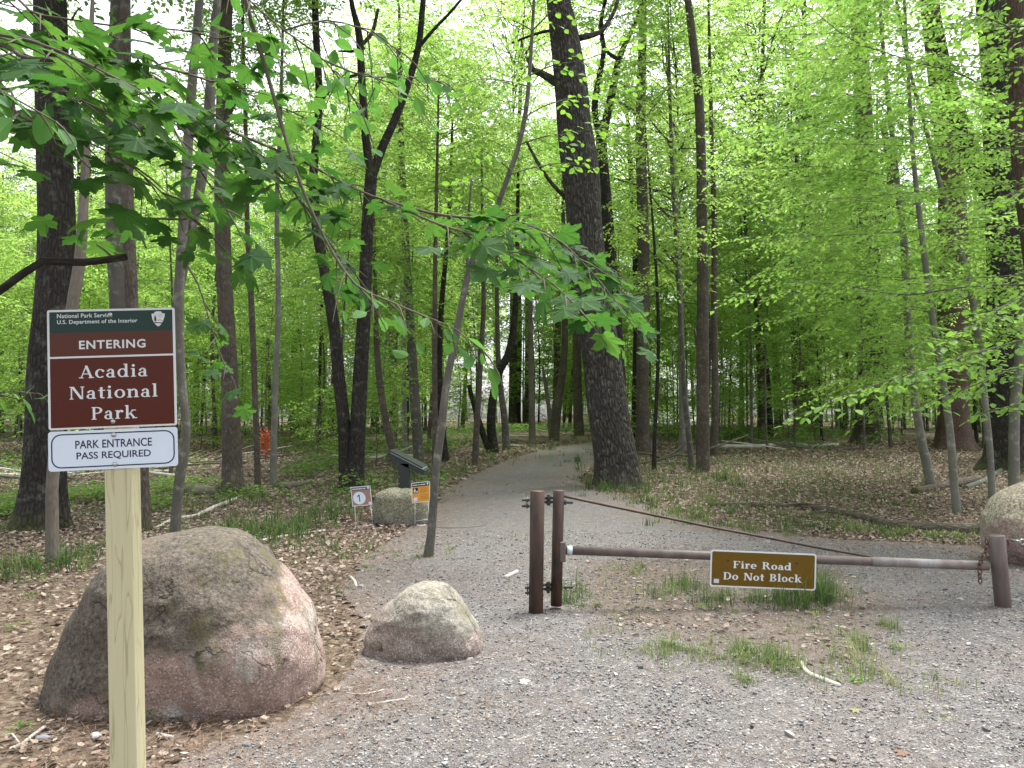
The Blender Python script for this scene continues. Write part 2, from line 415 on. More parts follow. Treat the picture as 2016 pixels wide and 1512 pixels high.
def m_gravel():
    m, nt, N, L, out = newmat("gravel")
    p = geo_pos(N); ed = attr(N, "edge").outputs["Fac"]; soil = attr(N, "soil").outputs["Fac"]
    def stones(sc):
        v = voro(N, L, p, sc, 'F1', "Color"); d = voro(N, L, p, sc, 'F1', "Distance")
        s = N("ShaderNodeSeparateColor"); L(v, s.inputs[0])
        c = ramp(N, L, s.outputs[0], [(0, (.056, .056, .058)), (.25, (.112, .114, .118)), (.5, (.175, .175, .176)), (.72, (.142, .126, .11)), (.88, (.27, .265, .26)), (1, (.41, .405, .39))])
        return c, d, s.outputs[1]
    c1, d1, r1 = stones(75); c2, d2, r2 = stones(170)
    pick = ramp(N, L, noise(N, L, p, 9, 3), [(.45, 0.0), (.6, 1.0)])
    c = mix(N, L, pick, c2, c1); d = mix(N, L, pick, d2, d1)
    fine = noise(N, L, p, 240, 3, .7)
    c = mix(N, L, ramp(N, L, d, [(.3, 0.0), (.75, .6)]), c, (.07, .058, .048))
    nn = noise(N, L, p, .9, 5, .6); need = noise(N, L, mapping(N, L, p, (55, 170, 55)), 1, 3, .7); need2 = noise(N, L, mapping(N, L, p, (170, 50, 50)), 1, 3, .7)
    nm = math_(N, L, 'ADD', math_(N, L, 'MULTIPLY', ed, .7), math_(N, L, 'MULTIPLY', math_(N, L, 'SUBTRACT', nn, .40), 1.5), True)
    nd = ramp(N, L, math_(N, L, 'MAXIMUM', need, need2), [(.5, 0.0), (.64, 1.0)])
    nc = mix(N, L, fine, (.10, .066, .044), (.23, .155, .105))
    c = mix(N, L, math_(N, L, 'MULTIPLY', math_(N, L, 'MULTIPLY', nm, ramp(N, L, nd, [(0, .35), (1, 1.0)])), .85), c, nc)
    c = mix(N, L, math_(N, L, 'MULTIPLY', soil, .75), c, mix(N, L, fine, (.07, .054, .04), (.17, .128, .095)))
    h = math_(N, L, 'SUBTRACT', 1.0, d)
    pbsdf(N, L, out, c, .9, bump(N, L, h, .8, .012, bump(N, L, fine, .4, .004)), 0, .2); return m
def m_tint(name, cols, rough=.85, trans=0.0):
    m, nt, N, L, out = newmat(name)
    n = len(cols); c = ramp(N, L, attr(N, "tint").outputs["Fac"], [(i / (n - 1), k) for i, k in enumerate(cols)])
    c = mix(N, L, ramp(N, L, noise(N, L, geo_pos(N), 160, 3), [(.35, 0.0), (.7, .4)]), c, mix(N, L, .45, c, (0.02, .016, .012)))
    p = pbsdf(N, L, None, c, rough, None, 0, .25)
    if trans:
        t = N("ShaderNodeBsdfTranslucent"); L(c, t.inputs[0]); ms = N("ShaderNodeMixShader"); ms.inputs[0].default_value = trans
        L(p, ms.inputs[1]); L(t.outputs[0], ms.inputs[2]); L(ms.outputs[0], out.inputs[0])
    else: L(p, out.inputs[0])
    return m
def m_lumber():
    m, nt, N, L, out = newmat("pale_lumber")
    o = obj_co(N)
    wv = N("ShaderNodeTexNoise"); wv.inputs["Scale"].default_value = 1.0; wv.inputs["Detail"].default_value = 2.0; wv.inputs["Distortion"].default_value = .3
    L(mapping(N, L, o, (17, 17, 1.5)), wv.inputs["Vector"])
    rings = math_(N, L, 'FRACT', math_(N, L, 'MULTIPLY', wv.outputs[0], 7.0))
    line = ramp(N, L, rings, [(0, 0.0), (.80, .12), (.93, 1.0), (1, .0)])
    c = mix(N, L, math_(N, L, 'MULTIPLY', line, .8), (.48, .445, .29), (.28, .23, .12))
    c = mix(N, L, ramp(N, L, noise(N, L, mapping(N, L, o, (60, 60, 3)), 1, 4), [(.4, 0.0), (.7, .35)]), c, (.43, .39, .24))
    pbsdf(N, L, out, c, .75, bump(N, L, rings, .1, .002), 0, .3); return m

M = {}
M['leaf_far'] = m_leaf('leaf_spring', (.10, .20, .045), (.17, .28, .06), (.30, .54, .085), (.52, .72, .18), .56, vein=False)
M['leaf_mid'] = m_leaf('leaf_beech', (.10, .20, .035), (.17, .29, .045), (.24, .48, .08), (.42, .63, .14), .52, vein=False)
M['leaf_dark'] = m_leaf('leaf_deep', (.07, .15, .04), (.11, .21, .05), (.13, .34, .05), (.28, .52, .08), .5, vein=False)
M['leaf_oval'] = m_leaf('leaf_oval', (.10, .21, .05), (.16, .28, .06), (.20, .42, .05), (.30, .54, .06), .45)
M['leaf_maple'] = m_leaf('leaf_maple', (.028, .075, .026), (.05, .11, .032), (.045, .15, .022), (.13, .28, .035), .45, .65)
M['leaf_near'] = m_leaf('leaf_near', (.05, .13, .045), (.085, .18, .05), (.09, .27, .045), (.17, .38, .05), .45, .6)
M['oak'] = m_bark('bark_oak', (.014, .012, .011), (.088, .080, .072), 8.5, 1.2, .05, moss=.25, lich=.3)
M['oakdark'] = m_bark('bark_dark', (.010, .009, .008), (.048, .043, .038), 11, 1.0, .025, moss=.4, lich=.15)
M['brown'] = m_bark('bark_brown', (.026, .021, .017), (.125, .105, .085), 13, .8, .015, moss=.5, lich=.2)
M['red'] = m_bark('bark_redbrown', (.038, .025, .020), (.135, .095, .08), 12, .9, .02, moss=.2)
M['grey'] = m_bark('bark_grey', (.045, .042, .036), (.135, .128, .108), 16, .4, .006, moss=.4, lich=.45)
M['pale'] = m_bark('bark_pale', (.085, .082, .070), (.23, .225, .195), 12, .2, .004, moss=.3, lich=.6, strip=True)
M['dead'] = m_bark('bark_bare_wood', (.06, .052, .042), (.20, .18, .15), 16, .4, .006, moss=.5)
M['twig'] = m_bark('bark_twig', (.05, .045, .035), (.15, .13, .10), 30, .3, .003)
M['bone'] = m_bark('bark_bleached', (.26, .24, .21), (.58, .55, .49), 16, .3, .004)
M['petiole'] = m_flat('petiole', (.18, .26, .07), .6)
M['ground'] = m_ground(); M['gravel'] = m_gravel()
M['lumber'] = m_lumber()
M['big_rock'] = m_granite('granite_lichen', (.34, .24, .205), (.066, .058, .045), -.02, -.6, .93, nz=.5, moss=(.095, .088, .038))
M['small_rock'] = m_granite('granite_small', (.28, .225, .195), (.18, .19, .15), .05, 0.12, .5, moss=(.16, .15, .10))
M['side_rock'] = m_granite('granite_side', (.30, .215, .175), (.27, .245, .18), .02, 0.0, .9)
M['moss_rock'] = m_granite('granite_mossy', (.16, .155, .13), (.15, .15, .10), -.06, 0.0, .9, moss=(.075, .09, .022))
M['rust'] = m_rust('brown_steel', (.026, .016, .013), (.070, .038, .024))
M['rail'] = m_rust('brown_painted_pipe', (.085, .064, .057), (.135, .108, .098), (.20, .175, .16), 9, .5)
M['zinc'] = m_rust('worn_pipe', (.15, .115, .10), (.25, .245, .245), (.22, .10, .06), 6, .5)
M['chain'] = m_rust('rusty_chain', (.05, .022, .014), (.16, .07, .04))
M['bolt'] = m_flat('galvanised', (.42, .42, .40), .35, .85)
M['darkbolt'] = m_flat('dark_hardware', (.055, .055, .058), .5, .6)
M['white'] = m_flat('sign_white', (.58, .61, .63), .35, 0, .5, .02)
M['bluewhite'] = m_flat('sign_cool_white', (.56, .63, .73), .35, 0, .5, .02)
M['sgreen'] = m_flat('sign_green', (.009, .034, .028), .3, 0, .25, .04)
M['sbrown'] = m_flat('sign_brown', (.075, .014, .008), .3, 0, .22, .04)
M['sbrown2'] = m_flat('sign_brown_band', (.082, .021, .011), .3, 0, .25, .04)
M['navy'] = m_flat('sign_navy', (.012, .012, .035), .4, 0, .4, .04)
M['gold'] = m_flat('sign_ochre', (.115, .065, .005), .35, 0, .25, .12, 14)
M['ink'] = m_flat('ink', (.015, .015, .017), .5)
M['orange'] = m_flat('panel_orange', (.58, .27, .04), .45, 0, .4, .03)
M['dkorange'] = m_flat('panel_dark_orange', (.33, .14, .015), .45, 0, .4, .03)
M['rosebrown'] = m_flat('panel_rose', (.28, .16, .14), .45, 0, .4, .03)
M['sgrey'] = m_flat('panel_grey', (.09, .09, .10), .45, 0, .4, .03)
M['charcoal'] = m_flat('charcoal_metal', (.018, .024, .025), .45, .2, .5, .1)
M['edgegrey'] = m_flat('panel_edge', (.45, .52, .56), .4, 0, .4, .05)
M['wire'] = m_flat('galvanised_wire', (.55, .56, .55), .4, .5)
M['asphalt'] = m_flat('pale_road', (.30, .29, .30), .9, 0, .2, .2, 3)
M['litter'] = m_tint('leaf_litter', [(.042, .029, .022), (.085, .057, .040), (.175, .13, .098), (.275, .22, .172), (.40, .345, .28), (.19, .12, .085)], .8, .15)
M['stone'] = m_tint('gravel_stone', [(.06, .06, .062), (.128, .13, .138), (.195, .197, .205), (.175, .15, .13), (.265, .26, .25), (.37, .36, .34)], .8)
M['needle'] = m_tint('pine_needles', [(.06, .036, .026), (.115, .07, .046), (.19, .12, .08), (.26, .195, .135)], .8)
M['grass'] = m_tint('grass_blades', [(.045, .085, .028), (.085, .15, .038), (.14, .22, .055), (.30, .31, .14)], .6, .4)
M['fern'] = m_tint('bright_ferns', [(.06, .13, .03), (.11, .21, .04), (.17, .30, .06), (.25, .38, .08)], .6, .5)
M['redleaf'] = m_tint('red_leaves', [(.35, .06, .03), (.55, .12, .06), (.60, .20, .10)], .7, .3)
# ---------------------------------------------------------------- ground and gravel road
def inpoly(x, y, poly):
    x = np.asarray(x, float); y = np.asarray(y, float); c = np.zeros(np.broadcast(x, y).shape, bool)
    for (x1, y1), (x2, y2) in zip(poly, np.roll(poly, -1, axis=0)):
        if y1 == y2: continue
        c ^= ((y1 > y) != (y2 > y)) & (x < (x2 - x1) * (y - y1) / (y2 - y1) + x1)
    return c
def polydist(x, y, poly):
    d = np.full(np.shape(x), 1e9)
    for a, b in zip(poly, np.roll(poly, -1, axis=0)):
        ab = b - a; t = np.clip(((x - a[0]) * ab[0] + (y - a[1]) * ab[1]) / (ab @ ab + 1e-12), 0, 1)
        d = np.minimum(d, np.hypot(x - a[0] - t * ab[0], y - a[1] - t * ab[1]))
    return d
_edge = [(330, 1512), (430, 1462), (560, 1425), (650, 1375), (715, 1310), (700, 1225), (672, 1160), (716, 1095), (790, 1050), (850, 1005), (876, 968), (935, 933), (1010, 902), (1085, 882), (1170, 868), (1300, 864)]
_edge2 = [(1290, 884), (1165, 916), (1140, 950), (1225, 976), (1330, 1012), (1450, 1040), (1640, 1062), (1900, 1075), (2100, 1085)]
ROAD = np.array([gp(*p)[:2] for p in _edge] + [gp(*p)[:2] for p in _edge2[:-1]] + [[5.9, 8.9], [5.5, 7.6], [5.9, 5.5], [6.6, 3.0], [7.5, -9], [-1.9, -9], [-1.25, 1.5]])
def axisgrid(*segs): return np.unique(np.round(np.concatenate([np.arange(a, b, s) for a, b, s in segs]), 4))
gx = axisgrid((-90, -20, 3), (-20, -8, .5), (-8, 8, .14), (8, 20, .5), (20, 92, 3)); gy = axisgrid((-14, 1, .6), (1, 14, .14), (14, 30, .4), (30, 130, 2.5))
X, Y = np.meshgrid(gx, gy, indexing='ij')
Z = gh(X, Y) + .02 * (fbm(X * 3, Y * 3, s=9) - .5) * np.clip(Y / 4, 0, 1) - .012
i, j = np.meshgrid(np.arange(len(gx) - 1), np.arange(len(gy) - 1), indexing='ij'); n2 = len(gy)
gb = MB().add(np.stack([X, Y, Z], -1), np.stack([i * n2 + j, (i + 1) * n2 + j, (i + 1) * n2 + j + 1, i * n2 + j + 1], -1).reshape(-1, 4))
tag(gb.build("ground", M['ground']), kind="structure")
rx = axisgrid((-2, 9.6, .07)); ry = axisgrid((-9, 1, .4), (1, 13, .07), (13, 48, .16))
X, Y = np.meshgrid(rx, ry, indexing='ij')
cxm, cym = (X[:-1, :-1] + X[1:, 1:]) / 2, (Y[:-1, :-1] + Y[1:, 1:]) / 2
wob = .22 * (fbm(cxm * 2.3, cym * 2.3, s=21) - .5)
keep = inpoly(cxm + wob, cym + wob, ROAD)
dist = polydist(X, Y, ROAD)
edge = np.clip(1 - dist / np.clip(.5 + Y * .05, .5, 1.1), 0, 1)
GI = np.array([gp(*p)[:2] for p in [(1090, 1170), (1150, 1105), (1300, 1100), (1450, 1110), (1650, 1120), (1740, 1190), (1745, 1290), (1680, 1350), (1500, 1320), (1320, 1290), (1200, 1230)]])
dgi = polydist(X, Y, GI); sgi = np.where(inpoly(X, Y, GI), dgi, -dgi)
soil = np.clip(sgi / .5 + .35 + 1.6 * (fbm(X * 3.1, Y * 3.1, s=5) - .5), 0, 1)
i, j = np.nonzero(keep); n2 = len(ry)
Zr = gh(X, Y) + .012 * (fbm(X * 4, Y * 4, s=31) - .5) + .006
rb = MB().add(np.stack([X, Y, Zr], -1), np.stack([i * n2 + j, (i + 1) * n2 + j, (i + 1) * n2 + j + 1, i * n2 + j + 1], -1), edge=edge.ravel(), soil=soil.ravel())
tag(rb.build("gravel_road", M['gravel']), kind="structure")
# the paved road glimpsed uphill beyond the trees
rb = MB(); ys = np.linspace(52, 84, 20)
for k, wx in ((0, -3.2), (1, 3.2)): pass
xs = 12.2 + (ys - 52) * .08
V = np.stack([np.concatenate([xs - 3, xs + 3]), np.concatenate([ys, ys]), np.concatenate([gh(xs - 3, ys), gh(xs + 3, ys)]) + .12], -1)
k = np.arange(19); rb.add(V, np.stack([k, k + 20, k + 21, k + 1], -1)); tag(rb.build("road", M['asphalt']), kind="structure")

def onroad(x, y): return inpoly(x, y, ROAD)
def scatter(n, y0, y1, pw=1.0, mx=1.2):      # points over the ground inside the view, thinning with distance
    u = U(0, 1, n); y = y0 * (y1 / y0) ** (u ** pw); x = U(-1, 1, n) * (.70 * y + mx); return x, y

# boulders first (their footprints keep loose stuff out)
def boulder(name, label, mat, outline, yc_px, depth, seed, rough=.05, sub=6, pw=2.4, flat=0.0):
    """silhouette radii taken round a middle point, rounded off front to back"""
    O = np.array(outline, float); yc = gp(*yc_px)[1] + depth * .5
    c = at(O[:, 0].mean(), (O[:, 1].min() + O[:, 1].max()) / 2, yc)
    W = np.array([at(a, b, yc) for a, b in O]) - c
    th = np.arctan2(W[:, 2], W[:, 0]); r = np.hypot(W[:, 0], W[:, 2]); o = np.argsort(th); th, r = th[o], r[o]
    th = np.concatenate([th[-3:] - 2 * math.pi, th, th[:3] + 2 * math.pi]); r = np.concatenate([r[-3:], r, r[:3]])
    import bmesh
    bm = bmesh.new(); bmesh.ops.create_icosphere(bm, subdivisions=sub, radius=1.0)
    P = np.array([v.co for v in bm.verts]); F = np.array([[v.index for v in f.verts] for f in bm.faces]); bm.free()
    a = np.arctan2(P[:, 2], P[:, 0]); R = np.interp(a, th, r)
    sxz = np.hypot(P[:, 0], P[:, 2]); k = (1 - np.abs(P[:, 1]) ** pw) ** (1 / pw)
    ux = np.where(sxz > 1e-6, P[:, 0] / np.maximum(sxz, 1e-6), 0); uz = np.where(sxz > 1e-6, P[:, 2] / np.maximum(sxz, 1e-6), 0)
    yy = np.sign(P[:, 1]) * np.abs(P[:, 1]) ** 1.0
    Q = np.stack([ux * R * k, yy * depth * .5, uz * R * k], -1)
    Q[:, 1] -= flat * Q[:, 2] * -1
    n = nrm(Q); s = Q.ptp(axis=0).max() if hasattr(Q, 'ptp') else np.ptp(Q, axis=0).max()
    dsp = (fbm(Q[:, 0] * 2.2 / s * 1.4 + seed, Q[:, 1] * 2.2 / s * 1.4, Q[:, 2] * 2.2 / s * 1.4, s=seed, o=5) - .5) * 2 * rough * s
    rid = np.abs(fbm(Q[:, 0] * 5 / s + seed, Q[:, 1] * 5 / s, Q[:, 2] * 7 / s, s=seed + 50, o=3) - .5) * -rough * 1.1 * s
    front = np.clip(.35 + .65 * np.abs(P[:, 1]) * 1.6, 0, 1)
    Q = Q + n * ((dsp + rid) * front)[:, None]
    return tag_at(MB().add(Q, F).build(name, mat), c, label, "boulder")
def tag_at(o, loc, label, cat, group=None):
    o.location = loc; return tag(o, label, cat, group)
boulder("boulder", "large rounded granite boulder, dark lichen above and bare pink below, behind the sign post", M['big_rock'],
        [(100, 1440), (96, 1385), (112, 1325), (140, 1258), (184, 1174), (240, 1094), (296, 1060), (345, 1050), (400, 1046), (450, 1052), (510, 1082), (560, 1125), (598, 1178), (618, 1212), (630, 1262), (638, 1310), (637, 1350), (610, 1395), (500, 1440), (350, 1450), (200, 1452)], (400, 1424), 1.05, 4, .055, 6, 2.5)
boulder("boulder", "small sloping granite boulder with flat top, sitting on the gravel between sign post and gate", M['small_rock'],
        [(722, 1300), (718, 1258), (735, 1218), (775, 1182), (812, 1156), (850, 1149), (882, 1151), (905, 1172), (930, 1212), (950, 1252), (953, 1278), (930, 1300), (880, 1316), (800, 1320), (745, 1318)], (830, 1306), .55, 12, .055, 6, 2.5)
boulder("boulder", "tan and pink granite boulder cut by the right picture edge, behind the short latch post", M['side_rock'],
        [(1948, 1045), (1949, 1015), (1960, 992), (1985, 968), (2020, 952), (2070, 945), (2130, 960), (2165, 1010), (2170, 1070), (2150, 1120), (2060, 1128), (1990, 1118), (1955, 1085)], (2010, 1122), .9, 21, .055, 6, 2.6)
boulder("boulder", "mossy grey block of stone carrying the dark exhibit panel beside the trail", M['moss_rock'],
        [(738, 1030), (736, 1000), (740, 972), (755, 964), (790, 962), (822, 966), (842, 980), (850, 1005), (852, 1028), (840, 1040), (790, 1042), (750, 1042)], (792, 1036), .7, 33, .05, 5, 3.4)

# ---------------------------------------------------------------- loose ground cover
n = 52000; x, y = scatter(n, 2.0, 11, .8, .6)
k = onroad(x, y); x, y = x[k], y[k]; n = len(x)
dd = polydist(x, y, ROAD); sel = U(0, 1, n) < np.clip(.35 + dd * .9, 0, 1); x, y = x[sel], y[sel]; n = len(x)
sz = .0035 * np.exp(np.abs(RNG.normal(0, .42, n))) * np.clip(.75 + y * .06, .8, 1.4)
big_ = U(0, 1, n) < .007; sz[big_] *= 1.9
base = np.array([[(-1, 1)[q & 1], (-1, 1)[(q >> 1) & 1], (-1, 1)[(q >> 2) & 1]] for q in range(8)], float) * [.95, .7, .5]
V = base[None] * (1 + .45 * U(-1, 1, (n, 8, 3))) * sz[:, None, None]
a = U(0, 2 * math.pi, n); t = RNG.normal(0, .3, n)
ca, sa = np.cos(a)[:, None], np.sin(a)[:, None]
Vx = V[..., 0] * ca - V[..., 1] * sa; Vy = V[..., 0] * sa + V[..., 1] * ca; Vz = V[..., 2] + Vx * np.tan(t)[:, None] * .5
V = np.stack([Vx + x[:, None], Vy + y[:, None], Vz + (gh(x, y) + sz * .25 + .007)[:, None]], -1).reshape(-1, 3)
q6 = np.array([[0, 2, 3, 1], [4, 5, 7, 6], [0, 1, 5, 4], [2, 6, 7, 3], [0, 4, 6, 2], [1, 3, 7, 5]])
tag(MB().add(V, (q6[None] + (np.arange(n) * 8)[:, None, None]).reshape(-1, 4), tint=np.repeat(np.clip(U(0, 1, n) ** .9, 0, 1), 8)).build("loose_gravel", M['stone'], smooth=False), kind="stuff")

LIT = np.array([[0, 0, .0], [.34, .35, .10], [.22, .75, .05], [0, 1, .16], [-.22, .75, .12], [-.34, .35, .05], [0, .5, -.03]])
LITF = [np.array([[0, 1, 6], [1, 2, 6], [2, 3, 6], [3, 4, 6], [4, 5, 6], [5, 0, 6]])]
def litter(n, y0, y1, pw, onr, mb, size=(.02, .05), keepf=None):
    x, y = scatter(n, y0, y1, pw, 1.5); k = onroad(x, y); dd = polydist(x, y, ROAD)
    if onr: k = k & (U(0, 1, n) < np.clip(.75 - dd * 1.5, .02, 1))
    else: k = ~k
    k &= U(0, 1, n) < np.clip((y - 2) / 7, .3, 1)
    k &= U(0, 1, n) < np.clip(.25 + 1.5 * fbm(x * .9, y * .9, s=77), 0, 1)
    x, y = x[k], y[k]; n = len(x)
    P = np.stack([x, y, gh(x, y) + U(.004, .03, n)], -1); a = U(0, 2 * math.pi, n)
    D = np.stack([np.cos(a), np.sin(a), RNG.normal(0, .22, n)], -1); N = nrm(np.stack([RNG.normal(0, .4, n), RNG.normal(0, .4, n), np.ones(n)], -1))
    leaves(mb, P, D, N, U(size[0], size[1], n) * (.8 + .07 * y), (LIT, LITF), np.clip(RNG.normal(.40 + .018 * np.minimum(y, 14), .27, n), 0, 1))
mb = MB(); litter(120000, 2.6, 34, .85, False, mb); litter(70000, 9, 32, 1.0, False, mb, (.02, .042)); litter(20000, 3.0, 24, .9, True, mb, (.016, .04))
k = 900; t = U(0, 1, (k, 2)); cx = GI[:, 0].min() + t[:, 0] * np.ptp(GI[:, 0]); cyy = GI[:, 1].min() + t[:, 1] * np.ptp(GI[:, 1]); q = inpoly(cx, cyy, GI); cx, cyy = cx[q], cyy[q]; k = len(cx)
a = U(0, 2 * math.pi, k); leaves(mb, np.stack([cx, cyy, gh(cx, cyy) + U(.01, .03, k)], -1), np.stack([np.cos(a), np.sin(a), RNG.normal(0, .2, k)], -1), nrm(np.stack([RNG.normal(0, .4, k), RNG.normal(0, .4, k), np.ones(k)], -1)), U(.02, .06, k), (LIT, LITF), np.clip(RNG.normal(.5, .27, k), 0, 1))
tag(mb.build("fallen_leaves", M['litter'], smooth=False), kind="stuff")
# pine needles and twig crumbs
x, y = scatter(60000, 2.0, 14, .8, .6); k = onroad(x, y); dd = polydist(x, y, ROAD)
k &= U(0, 1, len(x)) < np.clip(.9 - dd * .55, .07, 1) * np.clip(2.6 * (fbm(x * 1.1, y * 1.1, s=41) - .3), .05, 1); x, y = x[k], y[k]; n = len(x)
x2, y2 = scatter(26000, 2.0, 9, .8, .6); k = ~onroad(x2, y2); x, y = np.concatenate([x, x2[k]]), np.concatenate([y, y2[k]]); n = len(x)
a = U(0, 2 * math.pi, n); ln = U(.02, .075, n); w = U(.0009, .0019, n)
dx, dy = np.cos(a), np.sin(a); z = gh(x, y) + .014 + U(0, .012, n); tl = RNG.normal(0, .10, n)
c4 = [np.stack([x - dx * ln - dy * w, y - dy * ln + dx * w, z - tl * ln], -1), np.stack([x - dx * ln + dy * w, y - dy * ln - dx * w, z - tl * ln], -1), np.stack([x + dx * ln + dy * w, y + dy * ln - dx * w, z + tl * ln], -1), np.stack([x + dx * ln - dy * w, y + dy * ln + dx * w, z + tl * ln], -1)]
tag(MB().add(np.stack(c4, 1), (np.arange(n) * 4)[:, None] + np.arange(4), tint=np.repeat(np.clip(RNG.normal(.45, .25, n), 0, 1), 4)).build("pine_needles", M['needle'], smooth=False), kind="stuff")

# grass: clumps given by their place, spread, count and height
def blades(mb, x, y, h, w=.004, lean=.5, tint=None):
    n = len(x); a = U(0, 2 * math.pi, n); b = np.stack([x, y, gh(x, y)], -1)
    dr = np.stack([np.cos(a), np.sin(a), np.zeros(n)], -1); sd = np.stack([-np.sin(a), np.cos(a), np.zeros(n)], -1); up = np.array([0, 0, 1.0])
    l = np.abs(RNG.normal(0, lean, n)); R = []
    for f, ww in ((0, 1), (.45, .85), (.8, .5), (1, .04)):
        c = b + up * (h * f * (1 - .25 * l * f))[:, None] + dr * (h * l * f * f)[:, None]
        R += [c - sd * (w * ww)[:, None] if np.ndim(w) else c - sd * w * ww, c + sd * (w * ww)[:, None] if np.ndim(w) else c + sd * w * ww]
    V = np.stack(R, 1); f = np.array([[0, 1, 3, 2], [2, 3, 5, 4], [4, 5, 7, 6]])
    tt = np.clip(RNG.normal(.45, .2, n), 0, 1) if tint is None else np.clip(tint + RNG.normal(0, .15, n), 0, 1)
    mb.add(V.reshape(-1, 3), (f[None] + (np.arange(n) * 8)[:, None, None]).reshape(-1, 4), tint=np.repeat(tt, 8))
def clump(mb, px, py, sx, sy, n, h, tint=.45, w=.0021, lean=.72):
    c = gp(px, py); s = c[1] / FPX; m = max(3, n // 14)
    cx_ = c[0] + RNG.normal(0, sx * s * .6, m); cy_ = c[1] + RNG.normal(0, sy * s * .8 * c[1] / 1.5, m); ch = U(.35, 1.15, m); cl = RNG.normal(0, .18, m)
    k = np.minimum((m * U(0, 1, n) ** 1.4).astype(int), m - 1); x = cx_[k] + RNG.normal(0, .022 + .25 * sx * s * .2, n); y = cy_[k] + RNG.normal(0, .03 + .25 * sx * s * .2, n)
    ok = y > 1.5; blades(mb, x[ok], y[ok], (h * ch[k] * U(.4, 1.15, n))[ok], w, lean, (tint + cl[k])[ok])
mb = MB()
for c in [(1130, 1175, 30, 12, 130, .24, .35), (1135, 1195, 34, 8, 90, .10, .6), (1260, 1128, 22, 6, 70, .15, .6), (1200, 1120, 60, 6, 90, .06, .7), (1345, 1165, 40, 10, 170, .25, .4), (1410, 1185, 40, 8, 170, .22, .3),
          (1480, 1190, 40, 8, 110, .2, .35), (1565, 1190, 46, 8, 300, .34, .3), (1612, 1186, 30, 8, 240, .36, .4), (1640, 1172, 34, 10, 140, .20, .5), (1310, 1180, 40, 8, 80, .16, .5), (1230, 1165, 60, 10, 90, .05, .65),
          (1180, 1250, 40, 8, 60, .07, .7), (1300, 1295, 34, 12, 130, .13, .75), (1345, 1280, 40, 12, 150, .12, .7), (1400, 1290, 40, 12, 120, .11, .7), (1480, 1300, 40, 14, 210, .15, .65), (1535, 1305, 36, 14, 200, .17, .6), (1460, 1340, 30, 8, 70, .09, .7),
          (1690, 1320, 26, 20, 110, .22, .7), (1705, 1280, 24, 14, 90, .18, .65), (1740, 1240, 24, 10, 70, .15, .75), (1640, 1352, 20, 8, 40, .10, .7), (1840, 1350, 22, 8, 34, .09, .6), (1880, 1352, 16, 6, 20, .07, .6), (1800, 1300, 20, 8, 18, .06, .6),
          (1430, 1210, 60, 12, 70, .08, .6), (1560, 1240, 60, 14, 60, .08, .6), (1230, 1210, 60, 14, 60, .06, .65)]:
    clump(mb, c[0], c[1], c[2], c[3], int(c[4] * 1.5), c[5], c[6])
for c in [(1440, 1150, 330, 36, 700, .06, .6), (1330, 1290, 160, 30, 300, .06, .75), (1500, 1310, 200, 36, 420, .07, .7), (1690, 1290, 90, 60, 240, .08, .7), (1250, 1140, 160, 30, 260, .05, .7)]: clump(mb, *c)
# grass below the tree and along the gate-side bank
for c in [(1225, 965, 60, 10, 220, .28, .35), (1160, 925, 30, 12, 170, .3, .35), (1270, 985, 40, 10, 120, .22, .5), (1330, 1020, 50, 8, 90, .16, .55), (1480, 1040, 60, 6, 110, .14, .5), (1560, 1030, 60, 6, 120, .14, .5), (1690, 1045, 40, 5, 120, .15, .6), (1800, 1055, 60, 6, 170, .13, .6), (1870, 1060, 40, 4, 110, .1, .65),
          (1330, 1000, 70, 12, 160, .18, .5), (1400, 960, 160, 22, 500, .22, .5), (1300, 930, 100, 22, 420, .24, .5), (1470, 925, 160, 20, 460, .22, .5), (1600, 935, 140, 16, 380, .2, .45), (1700, 985, 90, 12, 150, .15, .45), (1560, 900, 160, 12, 420, .22, .5),
          (1390, 930, 40, 10, 240, .3, .35), (1800, 935, 80, 10, 130, .16, .45)]:
    clump(mb, c[0], c[1], c[2] * 1.3, c[3] * 1.4, c[4] * 3, c[5], c[6], w=.0055)
# left of the trail
for c in [(520, 1055, 50, 14, 320, .34, .3), (470, 1050, 60, 14, 260, .26, .35), (600, 1030, 60, 14, 380, .34, .3), (640, 1020, 50, 12, 260, .3, .35), (570, 1060, 60, 10, 240, .25, .35), (680, 985, 60, 8, 260, .26, .3), (720, 960, 60, 8, 320, .3, .3), (420, 1060, 40, 10, 120, .2, .4),
          (780, 945, 60, 6, 420, .28, .35), (830, 938, 50, 8, 420, .30, .35), (870, 930, 50, 6, 420, .28, .35), (930, 915, 50, 6, 360, .26, .35), (985, 898, 60, 6, 380, .28, .35), (1050, 883, 60, 5, 420, .3, .4), (1110, 872, 60, 4, 400, .32, .4), (1150, 862, 50, 3, 260, .32, .4),
          (20, 1120, 50, 14, 260, .26, .25), (65, 1130, 30, 10, 200, .24, .25), (160, 1115, 50, 10, 200, .22, .35), (172, 1090, 24, 14, 130, .2, .35), (120, 1075, 60, 10, 120, .14, .45), (20, 1040, 60, 10, 150, .2, .55), (60, 1180, 50, 6, 50, .08, .5), (500, 1020, 120, 16, 220, .16, .5), (330, 1040, 80, 12, 160, .12, .55),
          (630, 1100, 60, 8, 90, .10, .45), (760, 1090, 60, 8, 80, .06, .6), (840, 1090, 60, 8, 110, .06, .65), (740, 1120, 60, 8, 80, .05, .65), (880, 1075, 30, 8, 60, .06, .7), (685, 1160, 30, 8, 60, .07, .55), (440, 985, 60, 8, 200, .2, .5), (360, 1000, 80, 10, 180, .16, .6), (600, 985, 80, 8, 260, .2, .45), (540, 975, 60, 6, 200, .2, .4), (900, 975, 40, 6, 60, .1, .5)]:
    clump(mb, *c, w=.0045)
